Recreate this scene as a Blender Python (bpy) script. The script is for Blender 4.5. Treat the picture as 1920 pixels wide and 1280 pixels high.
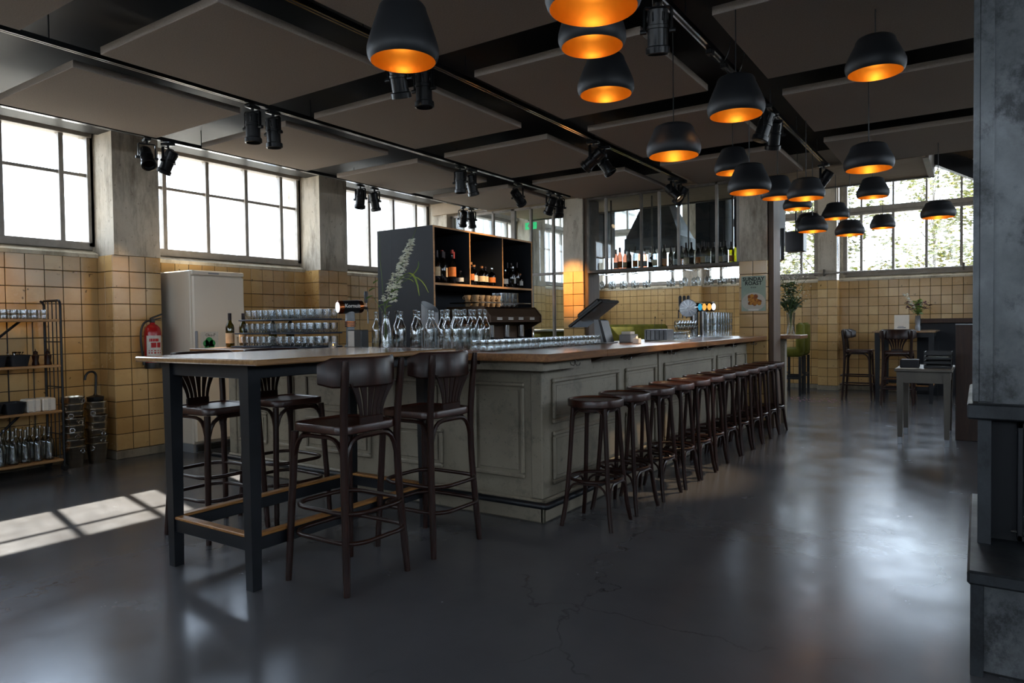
import bpy, bmesh, math, random
from mathutils import Vector, Matrix
random.seed(7)
PI = math.pi
for o in list(bpy.data.objects): bpy.data.objects.remove(o)
SC = bpy.context.scene
COL = SC.collection

# ------------------------------------------------------------------ camera
cam_d = bpy.data.cameras.new('camera')
cam = bpy.data.objects.new('camera', cam_d); COL.objects.link(cam)
YAW, PITCH, ROLL, FPX, CAMZ = 0.590568719, -0.0250501742, -0.012522257, 1304.04, 1.28
fwd = Vector((-math.sin(YAW)*math.cos(PITCH), math.cos(YAW)*math.cos(PITCH), math.sin(PITCH)))
rgt = Vector((math.cos(YAW), math.sin(YAW), 0)); upv = rgt.cross(fwd)
r2 = math.cos(ROLL)*rgt + math.sin(ROLL)*upv
u2 = -math.sin(ROLL)*rgt + math.cos(ROLL)*upv
cam.matrix_world = Matrix(((r2.x, u2.x, -fwd.x, 0), (r2.y, u2.y, -fwd.y, 0), (r2.z, u2.z, -fwd.z, CAMZ), (0, 0, 0, 1)))
cam_d.sensor_width = 36; cam_d.lens = 36*FPX/1920; cam_d.clip_start = .05; cam_d.clip_end = 200
SC.camera = cam

# ------------------------------------------------------------------ sky, sun, exposure
w = bpy.data.worlds.new('sky'); SC.world = w; w.use_nodes = True
bg = w.node_tree.nodes['Background']
bg.inputs['Color'].default_value = (.77, .88, 1.0, 1); bg.inputs['Strength'].default_value = 9.5
sd = bpy.data.lights.new('sun', 'SUN'); sd.energy = 26.0; sd.angle = .012; sd.color = (1, .88, .70)
sun = bpy.data.objects.new('sun', sd); COL.objects.link(sun)
sun.rotation_euler = Vector((2.05, -.46, -2.29)).to_track_quat('-Z', 'Y').to_euler()
VS = SC.view_settings
VS.view_transform = 'Standard'; VS.look = 'None'; VS.gamma = 1; VS.use_curve_mapping = False; VS.exposure = 0.36
SC.cycles.use_denoising = True
SC.cycles.max_bounces = 10; SC.cycles.diffuse_bounces = 4; SC.cycles.glossy_bounces = 4
SC.cycles.transparent_max_bounces = 40; SC.cycles.transmission_bounces = 8
SC.cycles.caustics_reflective = False; SC.cycles.caustics_refractive = False
SC.cycles.sample_clamp_indirect = 6.0

def portal(x, y, z, sx, sz, direction):
    # sampling portal only: emits nothing itself, tells the renderer where the sky light comes in
    d = bpy.data.lights.new('window_portal', 'AREA'); d.shape = 'RECTANGLE'; d.size = sx; d.size_y = sz
    d.cycles.is_portal = True
    o = bpy.data.objects.new('window_portal', d); COL.objects.link(o); o.location = (x, y, z)
    o.rotation_euler = Vector(direction).to_track_quat('-Z', 'Z').to_euler()

# ------------------------------------------------------------------ mesh builder
class MB:
    def __init__(s): s.v = []; s.f = []
    def add(s, vs, fs):
        n = len(s.v); s.v += [tuple(v) for v in vs]; s.f += [tuple(i+n for i in f) for f in fs]; return s
    def box(s, x0, x1, y0, y1, z0, z1):
        return s.add([(x0,y0,z0),(x1,y0,z0),(x1,y1,z0),(x0,y1,z0),(x0,y0,z1),(x1,y0,z1),(x1,y1,z1),(x0,y1,z1)],
            [(0,3,2,1),(4,5,6,7),(0,1,5,4),(1,2,6,5),(2,3,7,6),(3,0,4,7)])
    def cbox(s, x0, x1, y0, y1, z0, z1, b=.004):
        b = min(b, (x1-x0)*.45, (y1-y0)*.45, (z1-z0)*.45)
        X, Y, Z = (x0,x1), (y0,y1), (z0,z1); vs = []; ix = {}
        for i in (0,1):
            for j in (0,1):
                for k in (0,1):
                    p = (X[i], Y[j], Z[k]); sg = (1-2*i, 1-2*j, 1-2*k)
                    for a in range(3):
                        ix[i,j,k,a] = len(vs); q = list(p)
                        for c in range(3):
                            if c != a: q[c] += sg[c]*b
                        vs.append(q)
        fs = []
        def F(l): fs.append(tuple(l))
        for i in (0,1):
            o = [(0,0),(1,0),(1,1),(0,1)]
            if i == 0: o = o[::-1]
            F(ix[i,j,k,0] for j,k in o); F(ix[k,i,j,1] for j,k in o); F(ix[j,k,i,2] for j,k in o)
        for j in (0,1):
            for k in (0,1):
                l = [ix[0,j,k,1],ix[1,j,k,1],ix[1,j,k,2],ix[0,j,k,2]]; F(l if (j+k)%2 == 1 else l[::-1])
                l = [ix[j,0,k,0],ix[j,1,k,0],ix[j,1,k,2],ix[j,0,k,2]]; F(l if (j+k)%2 == 0 else l[::-1])
                l = [ix[j,k,0,0],ix[j,k,1,0],ix[j,k,1,1],ix[j,k,0,1]]; F(l if (j+k)%2 == 1 else l[::-1])
        for i in (0,1):
            for j in (0,1):
                for k in (0,1):
                    l = [ix[i,j,k,a] for a in range(3)]; F(l if (i+j+k)%2 == 1 else l[::-1])
        return s.add(vs, fs)
    def lathe(s, prof, seg=16, c=(0,0,0), sx=1, sy=1, caps=True):
        vs = []; fs = []; n = len(prof)
        for r, z in prof:
            for k in range(seg):
                a = 2*PI*k/seg; vs.append((c[0]+r*math.cos(a)*sx, c[1]+r*math.sin(a)*sy, c[2]+z))
        for i in range(n-1):
            for k in range(seg):
                k2 = (k+1) % seg; fs.append((i*seg+k, i*seg+k2, (i+1)*seg+k2, (i+1)*seg+k))
        if caps:
            if prof[0][0] > 1e-5: fs.append(tuple(range(seg))[::-1])
            if prof[-1][0] > 1e-5: fs.append(tuple((n-1)*seg+k for k in range(seg)))
        return s.add(vs, fs)
    def tube(s, pts, r, seg=8, closed=False, flat=None):
        pts = [Vector(p) for p in pts]; n = len(pts)
        rs = r if isinstance(r, (list, tuple)) else [r]*n
        vs = []; fs = []; prev = None
        for i in range(n):
            if closed: t = pts[(i+1) % n]-pts[i-1]
            else: t = pts[min(i+1, n-1)]-pts[max(i-1, 0)]
            t.normalize()
            if prev is None:
                u = Vector((0,0,1)) if abs(t.z) < .9 else Vector((1,0,0))
            else: u = prev
            u = (u-t*u.dot(t)).normalized(); prev = u; b = t.cross(u)
            fu, fb = flat if flat else (1, 1)
            for k in range(seg):
                a = 2*PI*k/seg; vs.append(pts[i]+u*(math.cos(a)*rs[i]*fu)+b*(math.sin(a)*rs[i]*fb))
        m = n if closed else n-1
        for i in range(m):
            j = (i+1) % n
            for k in range(seg):
                k2 = (k+1) % seg; fs.append((i*seg+k, i*seg+k2, j*seg+k2, j*seg+k))
        if not closed: fs.append(tuple(range(seg))[::-1]); fs.append(tuple((n-1)*seg+k for k in range(seg)))
        return s.add(vs, fs)
    def prism(s, poly, z0, z1):                         # polygon in xy (counter-clockwise), extruded in z
        n = len(poly)
        return s.add([(x,y,z0) for x,y in poly]+[(x,y,z1) for x,y in poly],
            [tuple(range(n))[::-1], tuple(range(n,2*n))]+[(i,(i+1)%n,n+(i+1)%n,n+i) for i in range(n)])
    def prismy(s, poly, y0, y1):                        # polygon in xz extruded in y
        n = len(poly)
        return s.add([(x,y0,z) for x,z in poly]+[(x,y1,z) for x,z in poly],
            [tuple(range(n)), tuple(range(n,2*n))[::-1]]+[((i+1)%n,i,n+i,n+(i+1)%n) for i in range(n)])
    def prismx(s, poly, x0, x1):                        # polygon in yz extruded in x
        n = len(poly)
        return s.add([(x0,y,z) for y,z in poly]+[(x1,y,z) for y,z in poly],
            [tuple(range(n))[::-1], tuple(range(n,2*n))]+[(i,(i+1)%n,n+(i+1)%n,n+i) for i in range(n)])
    def mesh(s, name, mat, smooth=None):
        m = bpy.data.meshes.new(name); m.from_pydata(s.v, [], s.f); m.materials.append(mat)
        if smooth:
            for p in m.polygons: p.use_smooth = True
            m.set_sharp_from_angle(angle=math.radians(smooth))
        m.update(); return m
    def build(s, name, mat, parent=None, smooth=None, loc=None, rot=None):
        return obj(name, s.mesh(name, mat, smooth), parent, loc, rot)

def obj(name, mesh, parent=None, loc=None, rot=None):
    o = bpy.data.objects.new(name, mesh); COL.objects.link(o)
    if parent is not None: o.parent = parent
    if loc is not None: o.location = loc
    if rot is not None: o.rotation_euler = rot
    return o
def tag(o, label, cat, group=None):
    o['label'] = label; o['category'] = cat
    if group: o['group'] = group
    elif 'group' in o: del o['group']
    return o
def thing(name, label, cat, loc=(0,0,0), rz=0, group=None):
    o = bpy.data.objects.new(name, None); COL.objects.link(o); o.empty_display_size = .1
    o.location = loc; o.rotation_euler = (0,0,rz); return tag(o, label, cat, group)
def struct(name, mb, mat, smooth=None, loc=None):
    o = mb.build(name, mat, None, smooth, loc); o['kind'] = 'structure'; return o
def copy_tree(root, label, loc, rz=0, group=None):
    kids = {}
    for o in bpy.data.objects:
        if o.parent is not None: kids.setdefault(o.parent.name, []).append(o)
    def cp(o, par):
        c = o.copy(); COL.objects.link(c)
        if par is not None: c.parent = par
        for ch in kids.get(o.name, []): cp(ch, c)
        return c
    r = cp(root, None); r.location = loc; r.rotation_euler = (0,0,rz); r['label'] = label
    if group: r['group'] = group
    return r
ORD = ['nearest','second','third','fourth','fifth','sixth','seventh','eighth','ninth','tenth','eleventh','twelfth','thirteenth','fourteenth','fifteenth','sixteenth','seventeenth','eighteenth','nineteenth','twentieth']
ORDL = ['first']+ORD[1:]
def arc(cx, cy, r, a0, a1, n): return [(cx+r*math.cos(a0+(a1-a0)*i/n), cy+r*math.sin(a0+(a1-a0)*i/n)) for i in range(n+1)]
def rrect(hx, hy, r, n=4, cx=0, cy=0):
    p = []
    for sx, sy, a in ((1,1,0),(-1,1,PI/2),(-1,-1,PI),(1,-1,1.5*PI)): p += arc(cx+sx*(hx-r), cy+sy*(hy-r), r, a, a+PI/2, n)
    return p

# ------------------------------------------------------------------ materials
def lin(h):
    h = h.lstrip('#'); out = []
    for i in (0,2,4):
        c = int(h[i:i+2],16)/255; out.append(c/12.92 if c <= .04045 else ((c+.055)/1.055)**2.4)
    return (*out, 1)
class NT:
    def __init__(s, name):
        s.m = bpy.data.materials.new(name); s.m.use_nodes = True; s.m.use_transparent_shadow = True; s.t = s.m.node_tree; s.b = s.t.nodes['Principled BSDF']; s.out = s.t.nodes['Material Output']
        s.tc = None
    def n(s, typ, **kw):
        nd = s.t.nodes.new(typ)
        for k, v in kw.items(): setattr(nd, k, v)
        return nd
    def L(s, a, b): s.t.links.new(a, b)
    def coord(s, scale=(1,1,1), kind='Object', rnd=False):
        if s.tc is None: s.tc = s.n('ShaderNodeTexCoord')
        mp = s.n('ShaderNodeMapping'); mp.inputs['Scale'].default_value = scale
        if kind == 'World':
            g = s.n('ShaderNodeNewGeometry'); s.L(g.outputs['Position'], mp.inputs[0])
        else: s.L(s.tc.outputs[kind], mp.inputs[0])
        if rnd:
            oi = s.n('ShaderNodeObjectInfo'); ml = s.n('ShaderNodeMath', operation='MULTIPLY'); ml.inputs[1].default_value = 37
            s.L(oi.outputs['Random'], ml.inputs[0]); s.L(ml.outputs[0], mp.inputs['Location'])
        return mp.outputs[0]
    def noise(s, co, scale, detail=4, rough=.6):
        x = s.n('ShaderNodeTexNoise'); x.inputs['Scale'].default_value = scale; x.inputs['Detail'].default_value = detail; x.inputs['Roughness'].default_value = rough
        s.L(co, x.inputs['Vector']); return x.outputs['Fac']
    def ramp(s, fac, stops):
        r = s.n('ShaderNodeValToRGB'); e = r.color_ramp.elements
        while len(e) < len(stops): e.new(.5)
        for el, (p, c) in zip(e, stops):
            el.position = p; el.color = lin(c) if isinstance(c, str) else (c, c, c, 1)
        s.L(fac, r.inputs[0]); return r.outputs[0]
    def mix(s, fac, a, b, mode='MIX'):
        m = s.n('ShaderNodeMix', data_type='RGBA', blend_type=mode)
        for soc, v in ((m.inputs[0], fac), (m.inputs[6], a), (m.inputs[7], b)):
            if hasattr(v, 'is_output'): s.L(v, soc)
            else: soc.default_value = lin(v) if isinstance(v, str) else v
        return m.outputs[2]
    def bump(s, h, strength, dist=.01):
        b = s.n('ShaderNodeBump'); b.inputs['Strength'].default_value = strength; b.inputs['Distance'].default_value = dist
        s.L(h, b.inputs['Height']); s.L(b.outputs[0], s.b.inputs['Normal'])
    def set(s, **kw):
        for k, v in kw.items():
            i = s.b.inputs[k.replace('_', ' ')]
            if hasattr(v, 'is_output'): s.L(v, i)
            else: i.default_value = lin(v) if isinstance(v, str) else v
        return s.m
def plain(name, c, rough=.5, metal=0, c2=None, scale=6, stretch=(1,1,1), bump=0, bs=60, rnd=False, spec=.5, coat=0):
    n = NT(name); co = n.coord(stretch, rnd=rnd)
    c2 = c2 or c
    n.set(Base_Color=n.ramp(n.noise(co, scale), [(.35, c), (.68, c2)]), Roughness=rough, Metallic=metal, Specular_IOR_Level=spec, Coat_Weight=coat)
    if bump: n.bump(n.noise(n.coord(stretch), bs, 3), bump)
    return n.m
def emit(name, c, st):
    n = NT(name); return n.set(Base_Color=c, Emission_Color=c, Emission_Strength=st, Roughness=.4)
def schlick(n, k=1.0):
    lw = n.n('ShaderNodeLayerWeight'); lw.inputs['Blend'].default_value = .5
    p = n.n('ShaderNodeMath', operation='POWER'); p.inputs[1].default_value = 5; n.L(lw.outputs['Facing'], p.inputs[0])
    m = n.n('ShaderNodeMath', operation='MULTIPLY_ADD', use_clamp=True); m.inputs[1].default_value = .96*k; m.inputs[2].default_value = .04*k; n.L(p.outputs[0], m.inputs[0]); return m.outputs[0]
def glassy(name, tint, edge, fr=.5, rough=.02):
    n = NT(name); n.t.nodes.remove(n.b)
    lw = n.n('ShaderNodeLayerWeight'); lw.inputs['Blend'].default_value = .35
    col = n.ramp(lw.outputs['Facing'], [(.0, tint), (.92, edge)])
    tr = n.n('ShaderNodeBsdfTransparent'); n.L(col, tr.inputs['Color'])
    gl = n.n('ShaderNodeBsdfGlossy'); gl.inputs['Roughness'].default_value = rough
    mx = n.n('ShaderNodeMixShader'); n.L(schlick(n, fr), mx.inputs[0]); n.L(tr.outputs[0], mx.inputs[1]); n.L(gl.outputs[0], mx.inputs[2])
    n.L(mx.outputs[0], n.out.inputs['Surface']); return n.m

def m_floor():
    n = NT('polished_concrete'); co = n.coord(kind='World')
    big = n.noise(co, .55, 6, .62); mid = n.noise(co, 1.9, 5, .58); fine = n.noise(n.coord((1,1,1), 'World'), 28, 4, .6)
    c = n.mix(n.ramp(mid, [(.3, 0.0), (.7, 1.0)]), n.ramp(big, [(.3, '#4e4f53'), (.7, '#5b5b5e')]), n.ramp(big, [(.3, '#48494d'), (.7, '#5c5c5e')]))
    vo = n.n('ShaderNodeTexVoronoi', feature='DISTANCE_TO_EDGE'); vo.inputs['Scale'].default_value = .85
    wob = n.n('ShaderNodeTexNoise'); wob.inputs['Scale'].default_value = 2.5; wob.inputs['Detail'].default_value = 5; n.L(co, wob.inputs['Vector'])
    mx = n.n('ShaderNodeMix', data_type='VECTOR'); mx.inputs[0].default_value = .35; n.L(co, mx.inputs[4]); n.L(wob.outputs['Color'], mx.inputs[5]); n.L(mx.outputs[1], vo.inputs['Vector'])
    crack = n.ramp(vo.outputs['Distance'], [(.0, 0.3), (.0035, 1.0)])
    gate = n.ramp(n.noise(co, .9, 2), [(.5, 1.0), (.6, 0.0)])
    mm = n.n('ShaderNodeMath', operation='MAXIMUM'); n.L(crack, mm.inputs[0]); n.L(gate, mm.inputs[1])
    c2 = n.mix(mm.outputs[0], '#36373a', c)
    n.set(Base_Color=c2, Roughness=n.ramp(n.noise(n.coord((1,1,1),'World'), 2.6, 6, .6), [(.3, .17), (.7, .28)]), Specular_IOR_Level=.55, Specular_Tint=(.50,.70,1,1))  # blue of the reflected sky is put into the specular tint
    n.bump(fine, .06, .004); return n.m
def m_tile():
    n = NT('glazed_tile'); oi = n.n('ShaderNodeObjectInfo'); co = n.coord((1,1,1), 'World')
    base = n.ramp(oi.outputs['Random'], [(.0, '#b8935b'), (.5, '#c5a069'), (1.0, '#cfae78')])
    cl = n.noise(co, 2.2, 5, .7)
    base = n.mix(n.ramp(cl, [(.45, 0.0), (.75, .5)]), base, '#a37c45')
    sp = n.noise(co, 19, 2, .5); base = n.mix(n.ramp(sp, [(.70, 0.0), (.74, .75)]), base, '#4d3d28')
    n.set(Base_Color=base, Roughness=n.ramp(cl, [(.3, .16), (.7, .3)]), Specular_IOR_Level=.5)
    n.bump(n.noise(co, 14, 2), .08, .004); return n.m
def m_plaster(name, a, b, dirt):
    n = NT(name); co = n.coord((1,1,1), 'World'); st = n.coord((2.2,2.2,.5), 'World')
    c = n.ramp(n.noise(co, 1.6, 7, .7), [(.35, a), (.65, b)])
    c = n.mix(n.ramp(n.noise(st, 2.4, 6, .75), [(.46, 0.0), (.68, .85)]), c, dirt)
    c = n.mix(n.ramp(n.noise(co, 26, 3), [(.66, 0.0), (.70, .6)]), c, dirt)
    n.set(Base_Color=c, Roughness=.85); n.bump(n.noise(co, 9, 8, .7), .35, .02); return n.m
def m_barpaint():
    n = NT('worn_grey_paint'); co = n.coord((1,1,1), 'World')
    c = n.ramp(n.noise(co, 1.3, 7, .65), [(.3, '#7c7365'), (.7, '#928977')])
    c = n.mix(n.ramp(n.noise(co, 4.5, 9, .8), [(.52, 0.0), (.64, .65)]), c, '#5f594d')
    c = n.mix(n.ramp(n.noise(co, 40, 4, .7), [(.63, 0.0), (.69, .8)]), c, '#453f35')
    n.set(Base_Color=c, Roughness=.55); n.bump(n.noise(co, 7, 8, .7), .3, .012); return n.m
def m_wood(name, a, b, c3, scale, rough, coat=0, kind='World', bands=14, spec=.5):
    n = NT(name); co = n.coord(scale, kind)
    g = n.noise(co, 6, 8, .7); gw = n.noise(co, bands, 3, .5)
    c = n.ramp(g, [(.3, a), (.55, b), (.75, c3)]); c = n.mix(n.ramp(gw, [(.4, .0), (.7, .45)]), c, a)
    n.set(Base_Color=c, Roughness=rough, Coat_Weight=coat, Coat_Roughness=.15, Specular_IOR_Level=spec); n.bump(g, .12, .004); return n.m
def m_steel(name, a, b, c3):
    n = NT(name); co = n.coord((1,1,.8), 'World')
    c = n.ramp(n.noise(co, 2.6, 8, .72), [(.3, a), (.55, b), (.75, c3)])
    c = n.mix(n.ramp(n.noise(co, 4, 9, .8), [(.5, 0.0), (.62, .75)]), c, '#1b1c1e')
    n.set(Base_Color=c, Roughness=n.ramp(n.noise(co, 3, 5), [(.3, .32), (.7, .55)]), Metallic=.45); n.bump(n.noise(co, 12, 6), .08, .01); return n.m
def m_panel():
    n = NT('felt_panel'); co = n.coord((1,1,1), 'World')
    c = n.ramp(n.noise(co, 120, 3, .7), [(.3, '#958c86'), (.7, '#a89f98')])
    n.set(Base_Color=c, Roughness=.95, Specular_IOR_Level=.1); n.bump(n.noise(co, 180, 2), .25, .004); return n.m
def m_window():
    n = NT('window_glass'); n.t.nodes.remove(n.b); co = n.coord((3,3,.6), 'World')
    dirt = n.ramp(n.noise(co, 3.5, 7, .7), [(.45, 0.0), (.8, .22)])
    tr = n.n('ShaderNodeBsdfTransparent'); tr.inputs['Color'].default_value = (.95,.96,.97,1)
    tl = n.n('ShaderNodeBsdfTranslucent'); tl.inputs['Color'].default_value = (.8,.8,.78,1)
    gl = n.n('ShaderNodeBsdfGlossy'); gl.inputs['Roughness'].default_value = .03
    a = n.n('ShaderNodeMixShader'); n.L(dirt, a.inputs[0]); n.L(tr.outputs[0], a.inputs[1]); n.L(tl.outputs[0], a.inputs[2])
    b = n.n('ShaderNodeMixShader'); n.L(schlick(n), b.inputs[0]); n.L(a.outputs[0], b.inputs[1]); n.L(gl.outputs[0], b.inputs[2])
    n.L(b.outputs[0], n.out.inputs['Surface']); return n.m
def m_leaf(name, a, b, c3):
    n = NT(name); co = n.coord((1,1,1), 'World')
    c = n.ramp(n.noise(co, 5, 3), [(.3, a), (.5, b), (.7, c3)])
    n.set(Base_Color=c, Roughness=.5, Transmission_Weight=0.0); n.b.inputs['Subsurface Weight'].default_value = 0
    return n.m

T = dict(
 floor=m_floor(), tile=m_tile(), grout=plain('grout','#33281c',.95,c2='#45382a',scale=12),
 plaster=m_plaster('old_plaster','#b5aa99','#c9bfae','#6d6355'), sill=m_plaster('sill_plaster','#c9bea6','#d6ccb8','#8f836d'),
 base=m_plaster('base_concrete','#7f7767','#948b7a','#5d564a'), roof=plain('roof_board','#b8a892',.8,c2='#a99a85',scale=2),
 ceil=plain('black_ceiling','#201f20',.55,c2='#292829',scale=2,spec=.25), panel=m_panel(), soffit=plain('beige_board','#a89680',.7,c2='#9c8b76',scale=2,stretch=(1,6,1)),
 frame=plain('painted_steel_frame','#8d867c',.5,c2='#a09890',scale=9), dkframe=plain('dark_steel_frame','#4c4640',.5,.3,c2='#655c52',scale=12),
 window=m_window(), glass=glassy('clear_glass','#fcfdfd','#cdd2d4',2.2), pane=glassy('partition_glass','#eef3f4','#c9d0d2',1.0,.01),
 carafe=glassy('carafe_glass','#f8fafa','#a5abae',2.2), bar=m_barpaint(), outer=plain('ground','#8a877f',.9,c2='#a09c92',scale=.6),
 counter=m_wood('counter_wood','#5f3d22','#8a5f38','#a3794c',(6,.5,6),.28,.5), top=m_wood('table_oak','#7b5a3a','#a07a52','#b58f66',(6,.5,6),.24,.8),
 shelfwood=m_wood('pale_shelf_wood','#8f6a43','#b58c5e','#c9a376',(5,.6,5),.5), edge=m_wood('plywood_edge','#a06c38','#c08a50','#d09c60',(1,1,8),.45),
 foot=m_wood('worn_oak_rail','#7a4f26','#a9763e','#c08d52',(6,.8,6),.45), bent=m_wood('dark_bentwood','#190c09','#2a150f','#3b1f17',(4,4,.6),.34,.05,'Object',spec=.28),
 seatw=m_wood('seat_bentwood','#22110c','#3a1d14','#51291d',(5,.8,5),.32,.1,'Object',spec=.4), blackm=plain('black_steel','#101318',.42,.2,c2='#161a20',scale=8),
 shade=plain('matte_black_shade','#141518',.55,c2='#181a1d',scale=4), gold=plain('gold_lacquer','#d0922e',.36,.6,c2='#c48624',scale=9),
 spot=plain('spot_black','#0d0e10',.32,.3,c2='#141517',scale=9), chrome=plain('chrome','#c9ccd0',.12,1,c2='#b9bcc0',scale=8),
 bucket=plain('brushed_bucket','#d8cfbe',.27,1,c2='#b5ab9a',scale=3,stretch=(1,1,9)), steel=m_steel('patina_steel','#424547','#606365','#7a7d80'),
 steeld=m_steel('dark_patina_steel','#26292c','#363a3e','#474b50'), white=plain('white_enamel','#ddd2c1',.35,c2='#e2d8c8',scale=1.5), greyplast=plain('grey_plastic','#8f9194',.4,c2='#858789'),
 black=plain('black_plastic','#111214',.4,c2='#17181a',scale=12), slate=plain('slate_laminate','#212327',.6,c2='#26282d',scale=3,spec=.3), red=plain('red_enamel','#a3161a',.25,c2='#8f1216',scale=4),
 paper=plain('paper','#e9e4da',.8,c2='#dcd6ca',scale=5), napkin=plain('paper_stack','#b9b2a8',.8,c2='#a9a298',scale=9), cream=plain('cream_label','#d9b88a',.6,c2='#e2c79e',scale=30),
 wlabel=plain('white_label','#d8d4cc',.6,c2='#c8c4bc',scale=40), olabel=plain('orange_label','#d07a2a',.6,c2='#c2641e',scale=30), dkglass=glassy('dark_bottle_glass','#20281a','#0a0d08',1.5),
 olglass=glassy('olive_bottle_glass','#8f8a2a','#3f3d10',1.5), amber=glassy('amber_bottle','#7a3a12','#2a1206',1.5), rose=glassy('rose_wine_glass','#dfae98','#9c6450',1.5), blueglass=glassy('grey_spirit_glass','#b9c2c8','#5a6268',1.6),
 cap=plain('dark_foil_cap','#1b1214',.4,.3,c2='#2c1619'), redcap=plain('red_foil_cap','#7d2420',.4,.3,c2='#93332a'), cork=plain('cork_stopper','#9a6a42',.8,c2='#84562f'),
 green=plain('green_velvet','#50501a',.9,c2='#666422',scale=7,spec=.2), brown=m_wood('dark_brown_panel','#2a1a12','#3a251a','#46301f',(6,6,.5),.5), grw=plain('grey_painted_wood','#57534c',.5,c2='#69645b',scale=5,stretch=(1,1,.4)),
 postw=m_wood('post_wood','#43352a','#5d4a3a','#6f5a48',(6,6,.5),.6), copper=plain('copper_fitting','#a8633a',.25,1,c2='#8f4f2b'), coffee=plain('bronze_enamel','#5a4636',.32,.5,c2='#4a392c',scale=4), ceramic=plain('ceramic','#cbb79a',.4,c2='#c0a98a',scale=20), cup=plain('speckled_cup','#b39a78',.4,c2='#8d7353',scale=40),
 leaf=m_leaf('leaf_green','#3f5a1e','#5c7a28','#8a9a3a'), tleaf=m_leaf('autumn_leaf','#39431a','#5f6420','#857724'), dleaf=m_leaf('dark_leaf','#1f2f18','#2f4422','#46602e'), petal=plain('white_petal','#e8e6d8',.6,c2='#d5d6bd',scale=40), stem=plain('stem_green','#48602a',.6,c2='#5d7434'),
 bark=plain('bark','#3f352b',.9,c2='#54483b',scale=9,bump=.4), clad=plain('pale_cladding','#b9b4ab',.8,c2='#8f98a3',scale=2,stretch=(1,3,.2)), tray=plain('rubber_tray','#1a2233',.6,c2='#222a3b',scale=20), purple=plain('purple_carton','#3d2a45',.6,c2='#4a3350'),
 candle=emit('candle_flame','#ffb868',5), bulb=emit('warm_bulb','#ffc070',16), lens=emit('spot_lamp_lit','#ffd9a8',9), lensoff=plain('spot_lens','#3a3a38',.15,.6), teal=emit('tap_badge_teal','#2f9fc4',.6), ambl=emit('tap_badge_amber','#e8a848',.8), whl=emit('tap_badge_white','#f2f2f2',.9),
 exit=emit('exit_green','#2fae6a',1.2), sticker=plain('sticker_green','#1f8a4a',.5,c2='#27994f'), ink=plain('print_ink','#15181a',.7), rink=plain('red_ink','#b3181c',.6), silver=plain('hammered_silver','#8d8f92',.3,.9,c2='#6e7074',scale=9), flower_dk=plain('dark_red_bloom','#3b1420',.7,c2='#531c2c',scale=30),
 postb=plain('poster_print','#8fa293',.6,c2='#a9b29d',scale=3), plate=plain('plate_print','#c9c3b4',.6,c2='#b9b3a4',scale=9), roast=plain('roast_print','#6a3416',.6,c2='#a8631c',scale=30), potato=plain('potato_print','#c98d2a',.6,c2='#a8661e',scale=30), confetti=plain('pink_confetti','#c26a7a',.7,c2='#d58a94'),
)

def text_mesh(txt, size, mat, extrude=.0008, align='CENTER', bold=0):
    c = bpy.data.curves.new('lettering', 'FONT'); c.body = txt; c.size = size; c.extrude = extrude; c.offset = bold; c.align_x = align; c.align_y = 'CENTER'; c.resolution_u = 2
    o = bpy.data.objects.new('tmp_text', c); COL.objects.link(o)
    dg = bpy.context.evaluated_depsgraph_get(); m = bpy.data.meshes.new_from_object(o.evaluated_get(dg))
    bpy.data.objects.remove(o); bpy.data.curves.remove(c); m.materials.clear(); m.materials.append(mat); return m

# ================================================================== STRUCTURE
GX = -7.29; PX = -7.0; PITCHY = 2.557; PY0 = 3.474; PW = .485
TP = .16; Z0 = .085; NR = 12; ZT = Z0+NR*TP
GY = 14.0
struct('floor', MB().box(-9, 6, -6, 16, -.25, 0), T['floor'])
struct('outside_ground', MB().box(-80, 80, -60, 90, -.9, -.6), T['outer'])
struct('roof', MB().box(-8, 6, -6, 15, 4.35, 4.6), T['roof'])

tile_meshes = {}
def tile_mesh(axis):
    if axis not in tile_meshes:
        h = TP/2-.0032; c = .0025; d = .008
        vs = [(-h,0,-h),(h,0,-h),(h,0,h),(-h,0,h)]+[(-h,-d+c,-h),(h,-d+c,-h),(h,-d+c,h),(-h,-d+c,h)]+[(-h+c,-d,-h+c),(h-c,-d,-h+c),(h-c,-d,h-c),(-h+c,-d,h-c)]
        fs = [(8,9,10,11)]
        for i in range(4):
            j = (i+1) % 4; fs += [(4+i,4+j,8+j,8+i),(i,j,4+j,4+i)]
        m = bpy.data.meshes.new('tile'); m.from_pydata(vs, [], fs); m.materials.append(T['tile']); m.update(); tile_meshes[axis] = m
    return tile_meshes[axis]
def tiles(parent, origin, direction, length, rz, skip=None, stuff=False):
    """tiles along direction from origin (at z 0), outward normal set by rz (local -Y is out)"""
    n = max(1, round(length/TP)); wd = length/n
    mb = MB() if stuff else None; m = tile_mesh('t')
    for i in range(n):
        for r in range(NR):
            p = Vector(origin)+Vector(direction)*(wd*(i+.5)); p.z = Z0+TP*(r+.5)
            if skip and skip(p): continue
            if stuff:
                M = Matrix.Translation(p) @ Matrix.Rotation(rz, 4, 'Z') @ Matrix.Diagonal((wd/TP,1,1,1))
                mb.add([M @ v.co for v in m.vertices], [tuple(f.vertices) for f in m.polygons])
            else:
                o = obj('tile', m, parent); o.location = p; o.rotation_euler = (random.uniform(-.006,.006), 0, rz+random.uniform(-.006,.006)); o.scale = (wd/TP, 1, 1)
    if stuff:
        o = mb.build('distant_tiles', T['tile'], parent); o['kind'] = 'stuff'

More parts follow.
